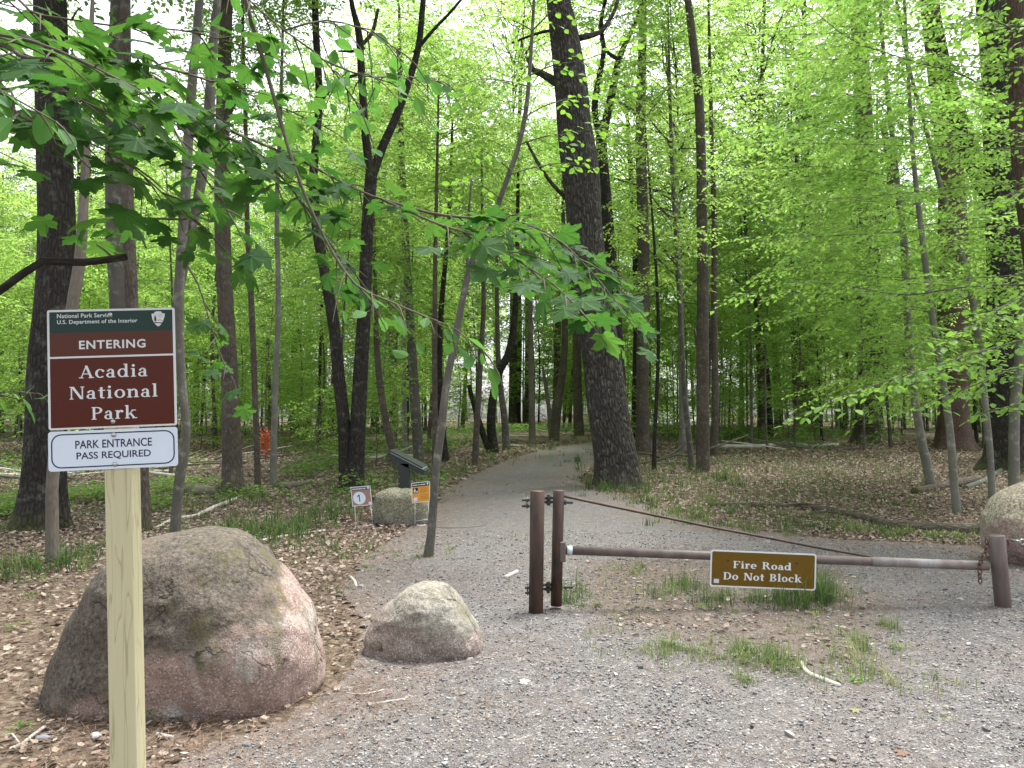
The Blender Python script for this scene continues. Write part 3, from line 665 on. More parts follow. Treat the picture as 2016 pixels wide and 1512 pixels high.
x, y = scatter(24000, 9, 34, .9, 3); k = (~onroad(x, y)) & (fbm(x * .55, y * .55, s=91) > .60); blades(mb, x[k], y[k], .16 * U(.4, 1.3, k.sum()), .006, .5)
tag(mb.build("grass", M['grass'], smooth=False), kind="stuff")
# bright low ferns and seedlings on the forest floor
mb = MB()
def fernpatch(px, py, sx, sy, n, h, tint):
    n = max(4, int(n * (.5 if px < 700 else .9))); c = gp(px, py); s = c[1] / FPX
    x = c[0] + RNG.normal(0, sx * s * .5, n); y = c[1] + RNG.normal(0, sy * s * .5 * c[1] / 1.5, n); x, y = np.repeat(x, 9), np.repeat(y, 9); m = len(x)
    a = U(0, 2 * math.pi, m); r = U(0, .2, m) * h / .3
    P = np.stack([x + np.cos(a) * r, y + np.sin(a) * r, gh(x, y) + h * U(.15, 1, m)], -1); a2 = a + RNG.normal(0, .6, m)
    leaves(mb, P, np.stack([np.cos(a2), np.sin(a2), U(-.3, .4, m)], -1), nrm(np.stack([RNG.normal(0, .4, m), RNG.normal(0, .4, m), np.ones(m)], -1)), U(.05, .13, m) * (.6 + h) * (1 if h > .1 else .35), DIA, np.clip(tint + RNG.normal(0, .2, m), 0, 1))
for c in [(1380, 862, 120, 10, 420, .55, .8), (1340, 850, 80, 8, 260, .6, .85), (1480, 862, 90, 6, 240, .5, .7), (1600, 858, 80, 5, 160, .4, .6), (200, 985, 100, 10, 300, .3, .75), (40, 1000, 80, 12, 240, .3, .7), (10, 1020, 60, 8, 150, .25, .7), (360, 965, 70, 6, 160, .28, .75), (310, 1000, 60, 8, 120, .2, .7),
          (640, 925, 60, 8, 160, .4, .55), (590, 940, 40, 6, 90, .35, .5), (480, 980, 60, 6, 100, .2, .6), (900, 868, 120, 5, 260, .45, .6), (1000, 852, 140, 5, 340, .5, .65), (1080, 848, 80, 5, 220, .5, .6), (700, 890, 120, 8, 260, .4, .5), (860, 890, 60, 5, 140, .4, .5), (560, 880, 140, 8, 220, .45, .45), (200, 930, 160, 8, 200, .4, .5), (1560, 880, 140, 6, 160, .3, .5),
          (90, 1150, 40, 5, 16, .08, .5), (35, 1240, 20, 4, 10, .06, .5), (290, 1420, 10, 4, 8, .06, .5), (40, 1440, 22, 3, 12, .05, .45), (1690, 1345, 20, 4, 8, .05, .8), (1380, 1200, 12, 3, 5, .04, .8), (1770, 1280, 20, 4, 6, .04, .8)]:
    fernpatch(*c)
x, y = scatter(2600, 14, 60, 1.0, 3); k = (~onroad(x, y)) & (fbm(x * .25, y * .25, s=17) > .52) & ((x < 0) | (y > 30))
x, y = np.repeat(x[k], 10), np.repeat(y[k], 10); m = len(x); a = U(0, 2 * math.pi, m); r = U(0, .3, m)
leaves(mb, np.stack([x + np.cos(a) * r, y + np.sin(a) * r, gh(x, y) + U(.05, .5, m)], -1), np.stack([np.cos(a), np.sin(a), U(-.3, .3, m)], -1), nrm(np.stack([RNG.normal(0, .4, m), RNG.normal(0, .4, m), np.ones(m)], -1)), U(.07, .14, m), DIA, np.clip(RNG.normal(.5, .2, m), 0, 1))
tag(mb.build("fern_ground_cover", M['fern'], smooth=False), kind="stuff")
# ---------------------------------------------------------------- lettering
def sans(body, size, off=0.0, spacing=1.0):
    cu = bpy.data.curves.new("t", 'FONT'); cu.body = body; cu.size = size; cu.offset = off; cu.space_character = spacing; cu.resolution_u = 3
    o = bpy.data.objects.new("t", cu); C.objects.link(o); bpy.context.view_layer.update()
    me = bpy.data.meshes.new_from_object(o.evaluated_get(bpy.context.evaluated_depsgraph_get()))
    V = np.array([v.co[:2] for v in me.vertices]).reshape(-1, 2); F = [list(p.vertices) for p in me.polygons]
    bpy.data.objects.remove(o); bpy.data.curves.remove(cu); bpy.data.meshes.remove(me); return V, F
def put_sans(mb, body, x0, x1, z0, z1, y, off=0.0, spacing=1.0):     # fit the words into a box of the sign's face
    V, F = sans(body, 1.0, off, spacing); lo, hi = V.min(0), V.max(0)
    P = (V - lo) / (hi - lo) * [x1 - x0, z1 - z0] + [x0, z0]
    by = {}
    for f in F: by.setdefault(len(f), []).append(f)
    mb.add(np.stack([P[:, 0], np.full(len(P), y), P[:, 1]], -1), [np.array(v) for v in by.values()])
class Serif:
    """slab-footed roman letters drawn with stems, bowls and serifs; cap height 1"""
    def __init__(s, w=.17, thin=.075, sf=.065): s.w, s.t, s.sf = w, thin, sf
    def quad(s, *p): s.out.append(np.array(p, float))
    def stem(s, x, y0, y1, w=None, l0=1, r0=1, l1=1, r1=1):
        w = w or s.w; s.quad((x, y0), (x + w, y0), (x + w, y1), (x, y1)); e = .085
        if l0 or r0: s.quad((x - e * l0, y0), (x + w + e * r0, y0), (x + w + e * r0, y0 + s.sf), (x - e * l0, y0 + s.sf))
        if l1 or r1: s.quad((x - e * l1, y1 - s.sf), (x + w + e * r1, y1 - s.sf), (x + w + e * r1, y1), (x - e * l1, y1))
    def arc(s, cx, cy, rx, ry, a0, a1, w=None, t=None, n=18):
        w = w or s.w; t = t or s.t; th = np.radians(np.linspace(a0, a1, n))
        o = np.stack([cx + rx * np.cos(th), cy + ry * np.sin(th)], -1); i = np.stack([cx + (rx - w) * np.cos(th), cy + (ry - t) * np.sin(th)], -1)
        for k in range(n - 1): s.quad(o[k], o[k + 1], i[k + 1], i[k])
    def diag(s, x0, y0, x1, y1, w): s.quad((x0 - w / 2, y0), (x0 + w / 2, y0), (x1 + w / 2, y1), (x1 - w / 2, y1))
    def dot(s, cx, cy, r, n=10):
        th = np.linspace(0, 2 * math.pi, n, endpoint=False); s.out.append(np.stack([cx + r * np.cos(th), cy + r * np.sin(th)], -1))
    def glyph(s, ch):
        s.out = []; w, t, f = s.w, s.t, s.sf; X = .68; adv = .7
        if ch == 'A':
            s.diag(.14, 0, .50, 1, t * 1.1); s.diag(.82, 0, .48, 1, w); s.quad((.25, .30), (.72, .30), (.70, .37), (.27, .37))
            s.quad((0, 0), (.30, 0), (.30, f), (0, f)); s.quad((.64, 0), (1, 0), (1, f), (.64, f)); adv = 1.0
        elif ch == 'c': s.arc(.34, .34, .34, .355, 50, 315); s.dot(.53, .53, .085); adv = .66
        elif ch == 'a':
            s.stem(.36, 0, .48, w, 0, 1, 0, 0); s.arc(.30, .45, .23, .24, 0, 150, w * .95); s.dot(.13, .53, .075); s.arc(.27, .19, .27, .205, 0, 360, w * .85); adv = .68
        elif ch == 'd': s.arc(.33, .34, .33, .355, 0, 360, w * .95); s.stem(.50, 0, 1.06, w, 0, 1, 1, 0); adv = .82
        elif ch == 'i': s.stem(.09, 0, X, w, 1, 1, 1, 0); s.dot(.17, .90, .105); adv = .42
        elif ch == 'l': s.stem(.09, 0, 1.06, w, 1, 1, 1, 0); adv = .42
        elif ch == 'N':
            s.stem(.10, 0, 1, t * 1.15, 1, 1, 1, 0); s.stem(.80, 0, 1, t * 1.15, 0, 0, 1, 1); s.diag(.20, 1, .80, 0, w * 1.15); adv = 1.04
        elif ch == 't': s.stem(.12, .1, .90, w, 0, 0, 0, 0); s.quad((0, X - .075), (.46, X - .075), (.46, X), (0, X)); s.arc(.30, .17, .18, .175, 180, 320, w * .8); adv = .5
        elif ch == 'o': s.arc(.35, .34, .35, .355, 0, 360); adv = .74
        elif ch in 'nr':
            s.stem(.09, 0, X, w, 1, 1, 1, 0)
            if ch == 'n': s.stem(.53, 0, .42, w, 1, 1, 0, 0); s.arc(.45, .42, .25, .28, 0, 150, w, t * 1.2); adv = .84
            else: s.arc(.42, .42, .22, .28, 75, 165, w * .8, t * 1.3); s.dot(.49, .585, .095); adv = .60
        elif ch == 'P': s.stem(.10, 0, 1, w, 1, 1, 1, 0); s.arc(.36, .73, .40, .27, -90, 90, w); s.quad((.2, .925), (.38, .925), (.38, 1), (.2, 1)); s.quad((.2, .46), (.38, .46), (.38, .535), (.2, .535)); adv = .82
        elif ch == 'k': s.stem(.09, 0, 1.06, w, 1, 1, 1, 0); s.diag(.26, .28, .60, X, t * 1.2); s.diag(.68, 0, .38, .42, w); s.quad((.46, X - f), (.78, X - f), (.78, X), (.46, X)); s.quad((.52, 0), (.86, 0), (.86, f), (.52, f)); adv = .84
        elif ch == 'F': s.stem(.10, 0, 1, w, 1, 1, 1, 0); s.quad((.2, .93), (.78, .93), (.78, 1), (.2, 1)); s.quad((.70, .72), (.78, .72), (.78, 1), (.70, 1)); s.quad((.2, .48), (.55, .48), (.55, .55), (.2, .55)); s.quad((.50, .40), (.57, .40), (.57, .64), (.50, .64)); adv = .84
        elif ch == 'e': s.arc(.34, .34, .34, .355, 0, 318); s.quad((.1, .32), (.68, .32), (.68, .39), (.1, .39)); adv = .72
        elif ch == 'R': s.stem(.10, 0, 1, w, 1, 1, 1, 0); s.arc(.38, .74, .38, .26, -90, 90, w); s.quad((.2, .925), (.40, .925), (.40, 1), (.2, 1)); s.quad((.2, .48), (.40, .48), (.40, .555), (.2, .555)); s.diag(.82, .0, .52, .50, w); s.quad((.72, 0), (.98, 0), (.98, f), (.72, f)); adv = .98
        elif ch == 'D': s.stem(.10, 0, 1, w, 1, 0, 1, 0); s.arc(.40, .5, .52, .5, -90, 90, w); s.quad((.2, .925), (.42, .925), (.42, 1), (.2, 1)); s.quad((.2, 0), (.42, 0), (.42, .075), (.2, .075)); adv = .98
        elif ch == 'B':
            s.stem(.10, 0, 1, w, 1, 0, 1, 0); s.arc(.42, .755, .32, .245, -90, 90, w); s.arc(.42, .27, .38, .27, -90, 90, w)
            for y0 in (.925, .475, 0): s.quad((.2, y0), (.44, y0), (.44, y0 + .075), (.2, y0 + .075))
            adv = .88
        elif ch == ' ': adv = .5
        return s.out, adv
    def word(s, mb, text, x0, x1, z0, cap, y, gap=.06):
        P = []; x = 0
        for ch in text:
            g, adv = s.glyph(ch); P += [q + [x, 0] for q in g]; x += adv + gap
        lo = min(q[:, 0].min() for q in P); hi = max(q[:, 0].max() for q in P)
        for n, q in enumerate(P):
            A = (q[:, 0] - lo) / (hi - lo) * (x1 - x0) + x0; B = q[:, 1] * cap + z0; k = len(q)
            if (np.roll(A, -1) * B - A * np.roll(B, -1)).sum() > 0: A, B = A[::-1], B[::-1]
            mb.add(np.stack([A, np.full(k, y - .00002 * (n % 40)), B], -1), np.arange(k)[None])
def rrect(x0, x1, z0, z1, r, n=6):
    p = []
    for cx, cz, a in ((x1 - r, z1 - r, 0), (x0 + r, z1 - r, 90), (x0 + r, z0 + r, 180), (x1 - r, z0 + r, 270)):
        for t in np.radians(np.linspace(a, a + 90, n)): p.append((cx + r * math.cos(t), cz + r * math.sin(t)))
    return np.array(p)
def plate(mb, poly, y0, y1):                 # a flat plate with thickness, its face at y0 (towards the viewer), back at y1
    n = len(poly); V = np.vstack([np.stack([poly[:, 0], np.full(n, y), poly[:, 1]], -1) for y in (y0, y1)]); k = np.arange(n); k2 = (k + 1) % n
    mb.add(V, [k[None], (k[::-1] + n)[None], np.stack([k2, k, k + n, k2 + n], -1)])
def ring(mb, outer, inner, y):
    n = len(outer); V = np.vstack([np.stack([p[:, 0], np.full(n, y), p[:, 1]], -1) for p in (outer, inner)]); k = np.arange(n); k2 = (k + 1) % n
    mb.add(V, np.stack([k, k2, k2 + n, k + n], -1))
def rect(x0, x1, z0, z1): return np.array([(x1, z1), (x0, z1), (x0, z0), (x1, z0)], float)
def face2d(root_m, yplane):                  # photograph place -> coordinates on a sign's own face
    inv = np.array(root_m.inverted())
    e = inv[:3, :3] @ EYE + inv[:3, 3]
    def f(px, py):
        d = inv[:3, :3] @ (at(px, py, 1.0) - EYE); t = (yplane - e[1]) / d[1]; q = e + d * t; return np.array([q[0], q[2]])
    return f
def sphere_cap(mb, c, r, h, ydir=-1, n=14):  # a rounded bolt head sticking out of a face
    ph = np.linspace(0, math.pi / 2, 6)[:-1]; V = []
    for p in ph:
        for t in np.linspace(0, 2 * math.pi, n, endpoint=False): V.append((c[0] + r * math.cos(p) * math.cos(t), c[1] + ydir * h * math.sin(p), c[2] + r * math.cos(p) * math.sin(t)))
    V.append((c[0], c[1] + ydir * h, c[2])); F = []
    for a in range(4):
        for k in range(n): F.append([a * n + k, a * n + (k + 1) % n, (a + 1) * n + (k + 1) % n, (a + 1) * n + k])
    T = [[4 * n + k, 4 * n + (k + 1) % n, 5 * n] for k in range(n)]
    mb.add(np.array(V), [np.array(F), np.array(T)])

# ---------------------------------------------------------------- park entrance sign on its wooden post
SY = 2.66
top = at(230, 928, SY)
Rm = Matrix.Rotation(R_(7.0), 4, 'Z') @ Matrix.Rotation(R_(-2.4), 4, 'Y')
up = np.array(Rm.to_3x3() @ Vector((0, 0, 1))); hgt = (top[2] - float(gh(top[0], top[1]))) / up[2]
b0 = top - up * hgt
root = thing("park_sign", "entrance sign of brown and white panels bolted to a pale square wooden post", "sign", b0)
root.rotation_euler = Rm.to_euler()
SM = Matrix.Translation(Vector(b0)) @ Rm
f = face2d(SM, 0.0)
xl, xr = f(205, 932)[0], f(256, 931)[0]; wd = .089
mb = MB(); box(mb, (xl, 0, -.3), (xl + wd, wd, f(218, 640)[1]))
po = mb.build("post", M['lumber'], root, False); bv = po.modifiers.new("b", 'BEVEL'); bv.width = .004; bv.segments = 2
yf = -.004
f = face2d(SM, yf)
A, B_ = f(91, 610), f(347, 843); P0, P1 = f(95, 846), f(350, 920)
x0, x1 = f(91, 612)[0], f(343, 607)[0]; x0 = (f(91, 612)[0] + f(97, 842)[0]) / 2; x1 = (f(343, 607)[0] + f(349, 838)[0]) / 2
z1 = (f(91, 609)[1] + f(343, 607)[1]) / 2; z0 = (f(97, 845)[1] + f(348, 839)[1]) / 2
W, H = x1 - x0, z1 - z0
def S(u, v): return x0 + u * W, z1 - v * H          # u,v: fraction across / down the upper panel
mb = MB(); plate(mb, rrect(x0, x1, z0, z1, .008), yf, -.0005); pan = mb.build("entrance_panel", M['white'], root, False)
bx = .018
mb = MB(); a, b = S(bx, .195); c, d = S(1 - bx, .018); plate(mb, rrect(a, c, b, d, .003), yf - .0006, yf - .0001); mb.build("green_band", M['sgreen'], pan, False)
mb = MB(); a, b = S(bx, .392); c, d = S(1 - bx, .195); plate(mb, rect(a, c, b, d), yf - .0006, yf - .0001); mb.build("brown_band", M['sbrown2'], pan, False)
mb = MB(); a, b = S(bx, .985); c, d = S(1 - bx, .408); plate(mb, rrect(a, c, b, d, .003), yf - .0006, yf - .0001); mb.build("brown_field", M['sbrown'], pan, False)
yt = yf - .0011; mb = MB()
def fit(mb, txt, u0, u1, vb, vt, off=.012, sp=1.05):
    a, b = S(u0, vb); c, d = S(u1, vt); put_sans(mb, txt, a, c, b, d, yt, off, sp)
for txt, *k in (("National Park Service", .078, .508, .070, .034, .014), ("U.S. Department of the Interior", .078, .705, .130, .086, .014), ("ENTERING", .245, .765, .335, .262, .022, 1.12)):
    mb = MB(); fit(mb, txt, *k); mb.build("lettering", M['white'], pan, False)
se = Serif()
for w, u0, u1, vb, cap in (("Acadia", .24, .775, .578, .105), ("National", .165, .852, .752, .105), ("Park", .333, .688, .927, .105)):
    a, b = S(u0, vb); c, _ = S(u1, vb); mb = MB(); se.word(mb, w, a, c, b, cap * H, yt, .07); mb.build("lettering", M['white'], pan, False)
# arrowhead emblem
ah = np.array([(0, 1.0), (-.16, .985), (-.30, .93), (-.26, .88), (-.27, .84), (-.40, .86), (-.48, .83), (-.46, .66), (-.42, .47), (-.33, .29), (-.2, .13), (-.07, .01), (.03, 0), (.14, .08), (.28, .24), (.38, .42), (.45, .62), (.49, .82), (.38, .855), (.27, .87), (.23, .92), (.26, .95), (.14, .99)])
a, b = S(.815, .158); c, d = S(.925, .030)
def E(p): p = np.asarray(p, float); return np.stack([(a + c) / 2 + p[:, 0] * (c - a), b + p[:, 1] * (d - b)], -1)
mb = MB(); plate(mb, E(ah), yt, yt + .0003); em = mb.build("arrowhead_emblem", M['white'], pan, False)
mb = MB(); q = yt - .0003
for tri in ([(-.22, .78), (-.28, .62), (-.16, .62)], [(-.22, .72), (-.31, .50), (-.12, .50)], [(-.22, .62), (-.31, .38), (-.10, .38)]):
    q -= .00004; plate(mb, E(tri), q, q + .0001)
for pl in ([(-.24, .40), (-.24, .27), (-.20, .27), (-.20, .40)], [(-.30, .28), (-.24, .22), (.22, .19), (.33, .22), (.30, .25), (-.10, .27)], [(-.05, .41), (.10, .44), (.34, .38), (.33, .36), (.1, .41), (-.04, .38)]):
    q -= .00004; plate(mb, E(pl), q, q + .0001)
mb.build("emblem_picture", M['sbrown'], em, False)
mb = MB(); put_sans(mb, "NATIONAL", *(E([(-.09, 0), (.36, 0)])[:, 0]), *(E([(0, .765), (0, .80)])[:, 1]), q - .0002); put_sans(mb, "PARK", *(E([(.04, 0), (.25, 0)])[:, 0]), *(E([(0, .69), (0, .725)])[:, 1]), q - .0002); put_sans(mb, "SERVICE", *(E([(-.03, 0), (.33, 0)])[:, 0]), *(E([(0, .615), (0, .65)])[:, 1]), q - .0002)
mb.build("emblem_lettering", M['sgrey'], em, False)
# lower panel
x0b = (f(93, 850)[0] + f(97, 926)[0]) / 2; x1b = (f(348, 845)[0] + f(351, 915)[0]) / 2
z1b = (f(94, 849)[1] + f(347, 842)[1]) / 2; z0b = (f(98, 928)[1] + f(350, 918)[1]) / 2
Wb, Hb = x1b - x0b, z1b - z0b; z1b = min(z1b, z0 - .002)
mb = MB(); plate(mb, rrect(x0b, x1b, z0b, z1b, .010), yf, -.0005); pan2 = mb.build("pass_panel", M['bluewhite'], root, False)
mb = MB(); m = .022 * Wb; ring(mb, rrect(x0b + m, x1b - m, z0b + m, z1b - m, .032), rrect(x0b + m + .0042, x1b - m - .0042, z0b + m + .0042, z1b - m - .0042, .028), yf - .0006); mb.build("border_line", M['navy'], pan2, False)
mb = MB()
for t, u0, u1, vb, vt in (("PARK ENTRANCE", .207, .80, .455, .245), ("PASS REQUIRED", .215, .79, .755, .545)):
    mb = MB(); put_sans(mb, t, x0b + u0 * Wb, x0b + u1 * Wb, z1b - vb * Hb, z1b - vt * Hb, yf - .0006, .012); mb.build("lettering", M['navy'], pan2, False)
for px, py in ((217, 620), (223, 830), (224, 856), (226, 914)):
    u, v = f(px, py); mb = MB(); sphere_cap(mb, (u, yf - .0012, v), .0085, .006); mb.build("bolt", M['bolt'], root)

# ---------------------------------------------------------------- gate: fixed hinge post, swinging arm, short latch post
hb = gp(1054, 1207); HY = hb[1]
def pole(name, label, px_b, px_t, wpx, mat, cat, topmat=None, lean=0):
    b = gp(*px_b); t = at(px_t[0], px_t[1], b[1]); r = wpx * b[1] / FPX / 2
    root = thing(name, label, cat, b); mb = MB(); ax = t - b; ax_n = ax / np.linalg.norm(ax)
    P = np.vstack([-ax_n * .3, ax * .5, ax - ax_n * .004, ax]); tubes(mb, P, np.array([r, r, r, r - .004]), 28)
    mb.build("steel_pipe", mat, root); return root, b, t, r
hp, hb, ht, hr = pole("hinge_post", "thick brown steel post standing outside the gate's left end", (1055, 1207), (1058, 966), 28, M['rust'], "post")
for z in (ht[2] - .075, ht[2] - .125):
    mb = MB(); cyl(mb, (-hr - .055, 0, z - hb[2]), (-hr + .01, 0, z - hb[2]), .010, 10); cyl(mb, (-hr - .018, 0, z - hb[2]), (-hr - .002, 0, z - hb[2]), .02, 6); mb.build("hinge_bolt", M['darkbolt'], hp, False)
for z in (.20, .16):
    mb = MB(); cyl(mb, (-hr - .03, 0, z), (-hr + .01, 0, z), .010, 10); cyl(mb, (-hr - .014, 0, z), (-hr - .002, 0, z), .02, 6); mb.build("hinge_bolt", M['darkbolt'], hp, False)
ib = gp(1097, 1200); it = at(1100, 965, ib[1]); ib = np.array([it[0] - .012, it[1], float(gh(it[0], it[1])) + .03])
ib[0] = at(1095, 1195, it[1])[0]
re_ = at(1944, 1114, gp(1970, 1193)[1] - .04)
gate = thing("swing_gate", "brown pipe gate arm with slanting brace rod and Fire Road sign", "gate", ib)
L_ = lambda p: np.asarray(p) - ib
ir = 22 * ib[1] / FPX / 2
mb = MB(); P = np.vstack([L_(ib), L_(ib) * .5 + L_(it) * .5, L_(it) - [0, 0, .004], L_(it)]); tubes(mb, P, np.array([ir, ir, ir, ir - .004]), 26); mb.build("inner_post", M['rust'], gate)
rs = at(1106, 1083, ib[1]); rr = 17 * ib[1] / FPX / 2
mid = rs + (re_ - rs) * ((1712 - 1106) / (1944 - 1106.))
mb = MB(); cyl(mb, L_(rs), L_(mid), rr, 22); mb.build("rail", M['rail'], gate)
mb = MB(); cyl(mb, L_(mid), L_(re_), rr * 1.08, 22); mb.build("rail_end", M['zinc'], gate); gate.children[-1]["label"] = "worn bare metal end of the rail"
sl0, sl1 = at(1108, 1066, ib[1] - .02), at(1108, 1106, ib[1] - .02)
mb = MB(); box(mb, L_(sl0) + [-.028, -.03, -.165], L_(sl0) + [.022, .03, 0]); o = mb.build("sleeve", M['rail'], gate, False); o.modifiers.new("b", 'BEVEL').width = .006
w0 = rs + (re_ - rs) * .012; w1 = rs + (re_ - rs) * .024
mb = MB(); cyl(mb, L_(w0), L_(w1), rr * 1.04, 22); mb.build("weld_collar", M['edgegrey'], gate)
bp = [at(1111, 977, ib[1]), at(1200, 996, ib[1] + .02), at(1320, 1021, ib[1] + .04), at(1412, 1040, ib[1] + .05), at(1492, 1055, ib[1] + .06), at(1600, 1076, ib[1] + .08), at(1690, 1092, ib[1] + .1), at(1730, 1099, ib[1] + .12), at(1766, 1101, ib[1] + .13)]
mb = MB(); tubes(mb, smoothpath([L_(p) for p in bp], .05), 5.2 * ib[1] / FPX / 2, 10); mb.build("brace_rod", M['rust'], gate)
for z, mt in ((ht[2] - .07, 'darkbolt'), (ht[2] - .105, 'darkbolt'), (hb[2] + .20, 'darkbolt'), (hb[2] + .165, 'darkbolt')):
    c = np.array([(ht[0] + hr + it[0] - ir) / 2 - .005 * (z < .5), ib[1], z]); mb = MB()
    cyl(mb, L_(c) - [0, 0, .012], L_(c) + [0, 0, .012], .026, 14); cyl(mb, L_(c) - [.05, 0, 0], L_(c) + [.05, 0, 0], .011, 10); cyl(mb, L_(c) - [0, 0, .03], L_(c) + [0, 0, .024], .014, 6)
    mb.build("hinge_knuckle", M['darkbolt'], gate, False)
for z in (ht[2] - .11, hb[2] + .18):
    mb = MB(); q = L_(np.array([it[0], ib[1], z])); cyl(mb, q + [ir - .01, 0, 0], q + [ir + .07, 0, 0], .010, 10); cyl(mb, q + [ir, 0, 0], q + [ir + .014, 0, 0], .02, 6); mb.build("hinge_bolt", M['darkbolt'], gate, False)
# Fire Road plate on the front of the rail
sc_ = rs + (re_ - rs) * ((1502 - 1106) / (1944 - 1106.)); sc_ = sc_ + np.array([0, -rr - .004, 0])
yaw = math.atan2((re_ - rs)[1], (re_ - rs)[0])
Fm = Matrix.Translation(Vector(sc_)) @ Matrix.Rotation(yaw, 4, 'Z') @ Matrix.Rotation(R_(2.6), 4, 'Y')
sg = link("sign_plate_holder", None, gate)
bpy.data.objects.remove(sg)
f = face2d(Fm, -.004)
ul, ur, lr, ll = f(1401, 1081), f(1609, 1092), f(1604, 1164), f(1396, 1153)
fx0, fx1 = (ul[0] + ll[0]) / 2, (ur[0] + lr[0]) / 2; fz1, fz0 = (ul[1] + ur[1]) / 2, (ll[1] + lr[1]) / 2
def on_gate(mb, name, mat, parent, base=None):
    o = mb.build(name, mat, parent, False)
    if base is None: o.matrix_local = Matrix.Translation(Vector(-ib)) @ Fm
    return o
mb = MB(); plate(mb, rrect(fx0, fx1, fz0, fz1, .02), -.004, -.001); sp = on_gate(mb, "sign_plate", M['white'], gate)
mb = MB(); e = .012; plate(mb, rrect(fx0 + e, fx1 - e, fz0 + e, fz1 - e, .014), -.0048, -.0042); mb.build("sign_face", M['gold'], sp, False)
FW, FH = fx1 - fx0, fz1 - fz0; mb = MB(); se2 = Serif(.21, .10, .085)
for w, u0, u1, vb, cap in (("Fire Road", .215, .765, .475, .195), ("Do Not Block", .125, .868, .795, .20)):
    mb = MB(); se2.word(mb, w, fx0 + u0 * FW, fx0 + u1 * FW, fz1 - vb * FH, cap * FH, -.0056, .05); mb.build("lettering", M['white'], sp, False)
for u in (.165, .815):
    mb = MB(); sphere_cap(mb, (fx0 + u * FW, -.0050, fz1 - .27 * FH), .009, .004); mb.build("bolt", M['ink'], sp)
mb = MB(); plate(mb, rect(fx0 + .035 * FW, fx0 + .085 * FW, fz0 + .10 * FH, fz0 + .21 * FH), -.0056, -.005); mb.build("sticker", M['edgegrey'], sp, False)
lp, lb, lt, lr_ = pole("latch_post", "short leaning brown steel post at the gate's right end", (1975, 1195), (1962, 1054), 29, M['rail'], "post")
mb = MB(); tubes(mb, smoothpath([lt - lb + np.array([lr_ - .005, 0, -.05]), lt - lb + np.array([lr_ + .03, 0, -.035]), lt - lb + np.array([lr_ + .035, 0, -.09]), lt - lb + np.array([lr_ - .005, 0, -.10])], .01), .009, 8); mb.build("loop", M['chain'], lp)
# chain from the post through the rail end
ch = thing("chain", "rusty chain hanging through the end of the gate rail", "chain", re_)
cpts = [at(1942, 1062, re_[1] - .02), at(1943, 1078, re_[1] - .02), at(1937, 1094, re_[1] - .03), at(1931, 1106, re_[1] - .045), at(1929, 1122, re_[1] - .05), at(1929, 1134, re_[1] - .05), at(1930, 1148, re_[1] - .05)]
cp = smoothpath(cpts, .004); s = np.concatenate([[0], np.cumsum(np.linalg.norm(np.diff(cp, axis=0), axis=1))]); nl = int(s[-1] / .036)
for k in range(nl):
    c = np.array([np.interp((k + .5) / nl * s[-1], s, cp[:, q]) for q in range(3)]); d = nrm(np.array([np.interp(min(s[-1], (k + 1) / nl * s[-1]), s, cp[:, q]) for q in range(3)]) - c)
    sd = nrm(np.cross(d, [0, 1, 0] if k % 2 else [1, .2, 0])); th = np.linspace(0, 2 * math.pi, 15)
    P = c - re_ + d * (np.cos(th) * .026)[:, None] + sd * (np.sin(th) * .014)[:, None]
    mb = MB(); tubes(mb, P, .0055, 7); mb.build("link", M['chain'], ch)
for p in ((2011, 1067),):
    c = at(p[0], p[1], gp(2010, 1122)[1] - .02); bt = thing("eye_bolt", "grey metal eye bolt set in the tan boulder beside the latch post", "bolt", c)
    mb = MB(); th = np.linspace(0, 2 * math.pi, 17); tubes(mb, np.stack([np.cos(th) * .026, th * 0 - .01, np.sin(th) * .026], -1), .010, 9); cyl(mb, (.0, 0, 0), (0, .30, 0), .012, 10); mb.build("ring", M['bolt'], bt)

# ---------------------------------------------------------------- trail exhibit panel and two small yard signs
EY = gp(792, 1034)[1] + .36
pb = at(796, 966, EY); ex = thing("exhibit_panel", "dark tilted exhibit panel on a square post on the mossy stone", "exhibit panel", pb)
q = lambda px, py, Y=EY: at(px, py, Y) - pb
w = .5 * (q(806, 950) - q(785, 950))[0]
mb = MB(); xl, xr = q(785, 940)[0], q(806, 940)[0]; box(mb, (xl, -.05, -.12), (xr, .05, q(795, 912)[2])); o = mb.build("post", M['charcoal'], ex, False); o.modifiers.new("b", 'BEVEL').width = .005
A0, A1 = q(761, 899), q(833, 936); dr = nrm(A1 - A0); nn_ = np.array([-dr[2], 0, dr[0]]); th_ = np.linalg.norm(q(761, 899) - q(765, 887))
def slab(mb, a, b, lo, hi, y0, y1):
    V = []
    for y in (y0, y1):
        for p, h in ((a, lo), (b, lo), (b, hi), (a, hi)): V.append(p + nn_ * h + [0, y, 0])
    mb.add(np.array(V), np.array([[0, 1, 2, 3], [7, 6, 5, 4], [0, 4, 5, 1], [1, 5, 6, 2], [2, 6, 7, 3], [3, 7, 4, 0]]))
mb = MB(); slab(mb, A0, A1, 0, th_ * .8, -.05, .62); o = mb.build("frame", M['charcoal'], ex, False)
mb = MB(); slab(mb, A0 + dr * .02, A1 - dr * .05, th_ * .8 + .001, th_ * .95, -.03, .60); mb.build("display_sheet", M['edgegrey'], ex, False)
mb = MB(); slab(mb, A0 - dr * .005, A1 - dr * .06, th_ * .95 + .001, th_ * 1.15, -.05, .62); mb.build("cover", M['charcoal'], ex, False)
for pz in (952, 938):
    mb = MB(); sphere_cap(mb, (xl + .012, -.051, q(787, pz)[2]), .007, .004); mb.build("screw", M['bolt'], ex)

